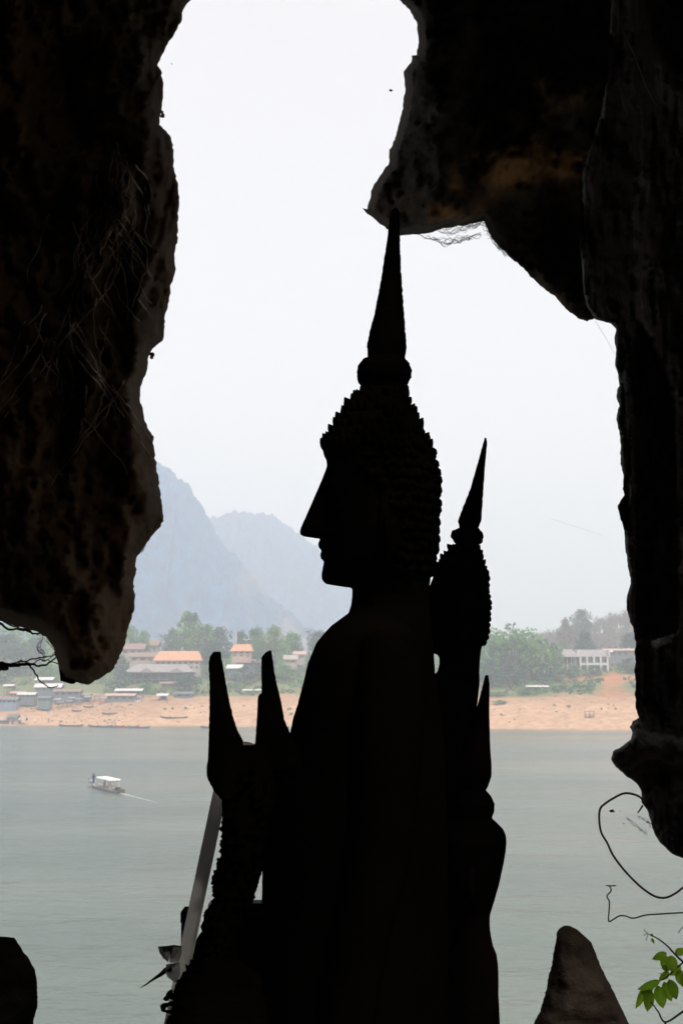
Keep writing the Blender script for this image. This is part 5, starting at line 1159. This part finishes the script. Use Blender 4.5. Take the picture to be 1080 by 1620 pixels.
web([[(0, 984), (20, 992), (50, 1000), (70, 1008)], [(60, 1000), (76, 1012), (86, 1030)], [(70, 1008), (60, 1025), (72, 1040)], [(10, 990), (8, 1020), (2, 1045)]], 4.1, 9, .0009, 'thin cobweb between the roots and the left rock', 5, 7, 14)
web([[(1012, 1262), (1000, 1275), (990, 1290), (985, 1300)], [(988, 1290), (998, 1300), (1012, 1312), (1022, 1318)], [(1010, 1292), (1024, 1300), (1030, 1306)]], 2.5, 7, .0004, 'faint cobweb inside the vine loop at the right', 6, 4, 10)
web([[(868, 820), (895, 828), (925, 838), (952, 847)]], 3.5, 1, .0003, 'single spider thread floating before the sky right of the second statue', 7, 1, 0, M['thread'])
web([[(940, 506), (955, 530), (972, 560)]], 3.2, 1, .0005, 'pale spider thread slanting below the ceiling corner at the right', 8, 1, 0, M['thread'])
web([[(964, 0), (985, 50), (1003, 90), (1022, 140), (1040, 170)]], 2.15, 2, .0006, 'spider thread slanting down the dark upper right wall', 9, 1, 0)
web([[(217, 868), (225, 872), (232, 858), (238, 850)]], 4.3, 5, .0009, 'small cobweb tuft in the notch low on the hanging rock', 10, 2, 3)
for i, (px, py, Y, r, lb) in enumerate([(618, 143, 4.8, .006, 'tiny debris caught in the air left of the ceiling rock'), (272, 101, 4.4, .003, 'speck of debris hanging beside the upper left rock'), (967, 1283, 2.5, .0045, 'dark dead leaf bit hanging inside the vine loop'), (980, 1283, 2.5, .002, 'tiny dark bit hanging right of the dead leaf bit')]):
    bm = bmesh.new(); bmesh.ops.create_icosphere(bm, subdivisions=2, radius=r, matrix=Matrix.Translation(PY(px, py, Y)) @ Matrix.Diagonal((1.3, 1, .55, 1)))
    for v_ in bm.verts: v_.co += Vector((noise.noise(v_.co * 300), 0, noise.noise(v_.co * 310))) * r * .8
    tag(bm_obj('debris_bit', bm, M['vine']), lb, 'debris')
for px, py, r, lb in ((256, 181, .012, 'orange fungus bit on the upper edge of the hanging rock'), (240, 563, .013, 'orange fungus bit in the middle notch of the hanging rock')):
    bm = bmesh.new()
    for k in range(5): bmesh.ops.create_icosphere(bm, subdivisions=1, radius=r * random.uniform(.4, .7), matrix=Matrix.Translation(PY(px + random.uniform(-3, 3), py + random.uniform(-4, 4), 4.3)))
    tag(bm_obj('orange_fungus', bm, M['orange']), lb, 'fungus')
# pale flakes on the right wall
bm = bmesh.new(); random.seed(21)
for k in range(7):
    x, y = 1034 + k * 4.2, 1020 - k * 1.6; c = PD(x, y, 2.18); bmesh.ops.create_icosphere(bm, subdivisions=2, radius=.006, matrix=Matrix.Translation(c) @ Matrix.Rotation(.5, 4, 'Y') @ Matrix.Diagonal((.9, .5, 1.5, 1)))
for v_ in bm.verts: v_.co += Vector((noise.noise(v_.co * 120), 0, noise.noise(v_.co * 130))) * .008
tag(bm_obj('pale_flake', bm, M['pale']), 'pale chalky flake on the right wall at the foot of the dark niche', 'flake')
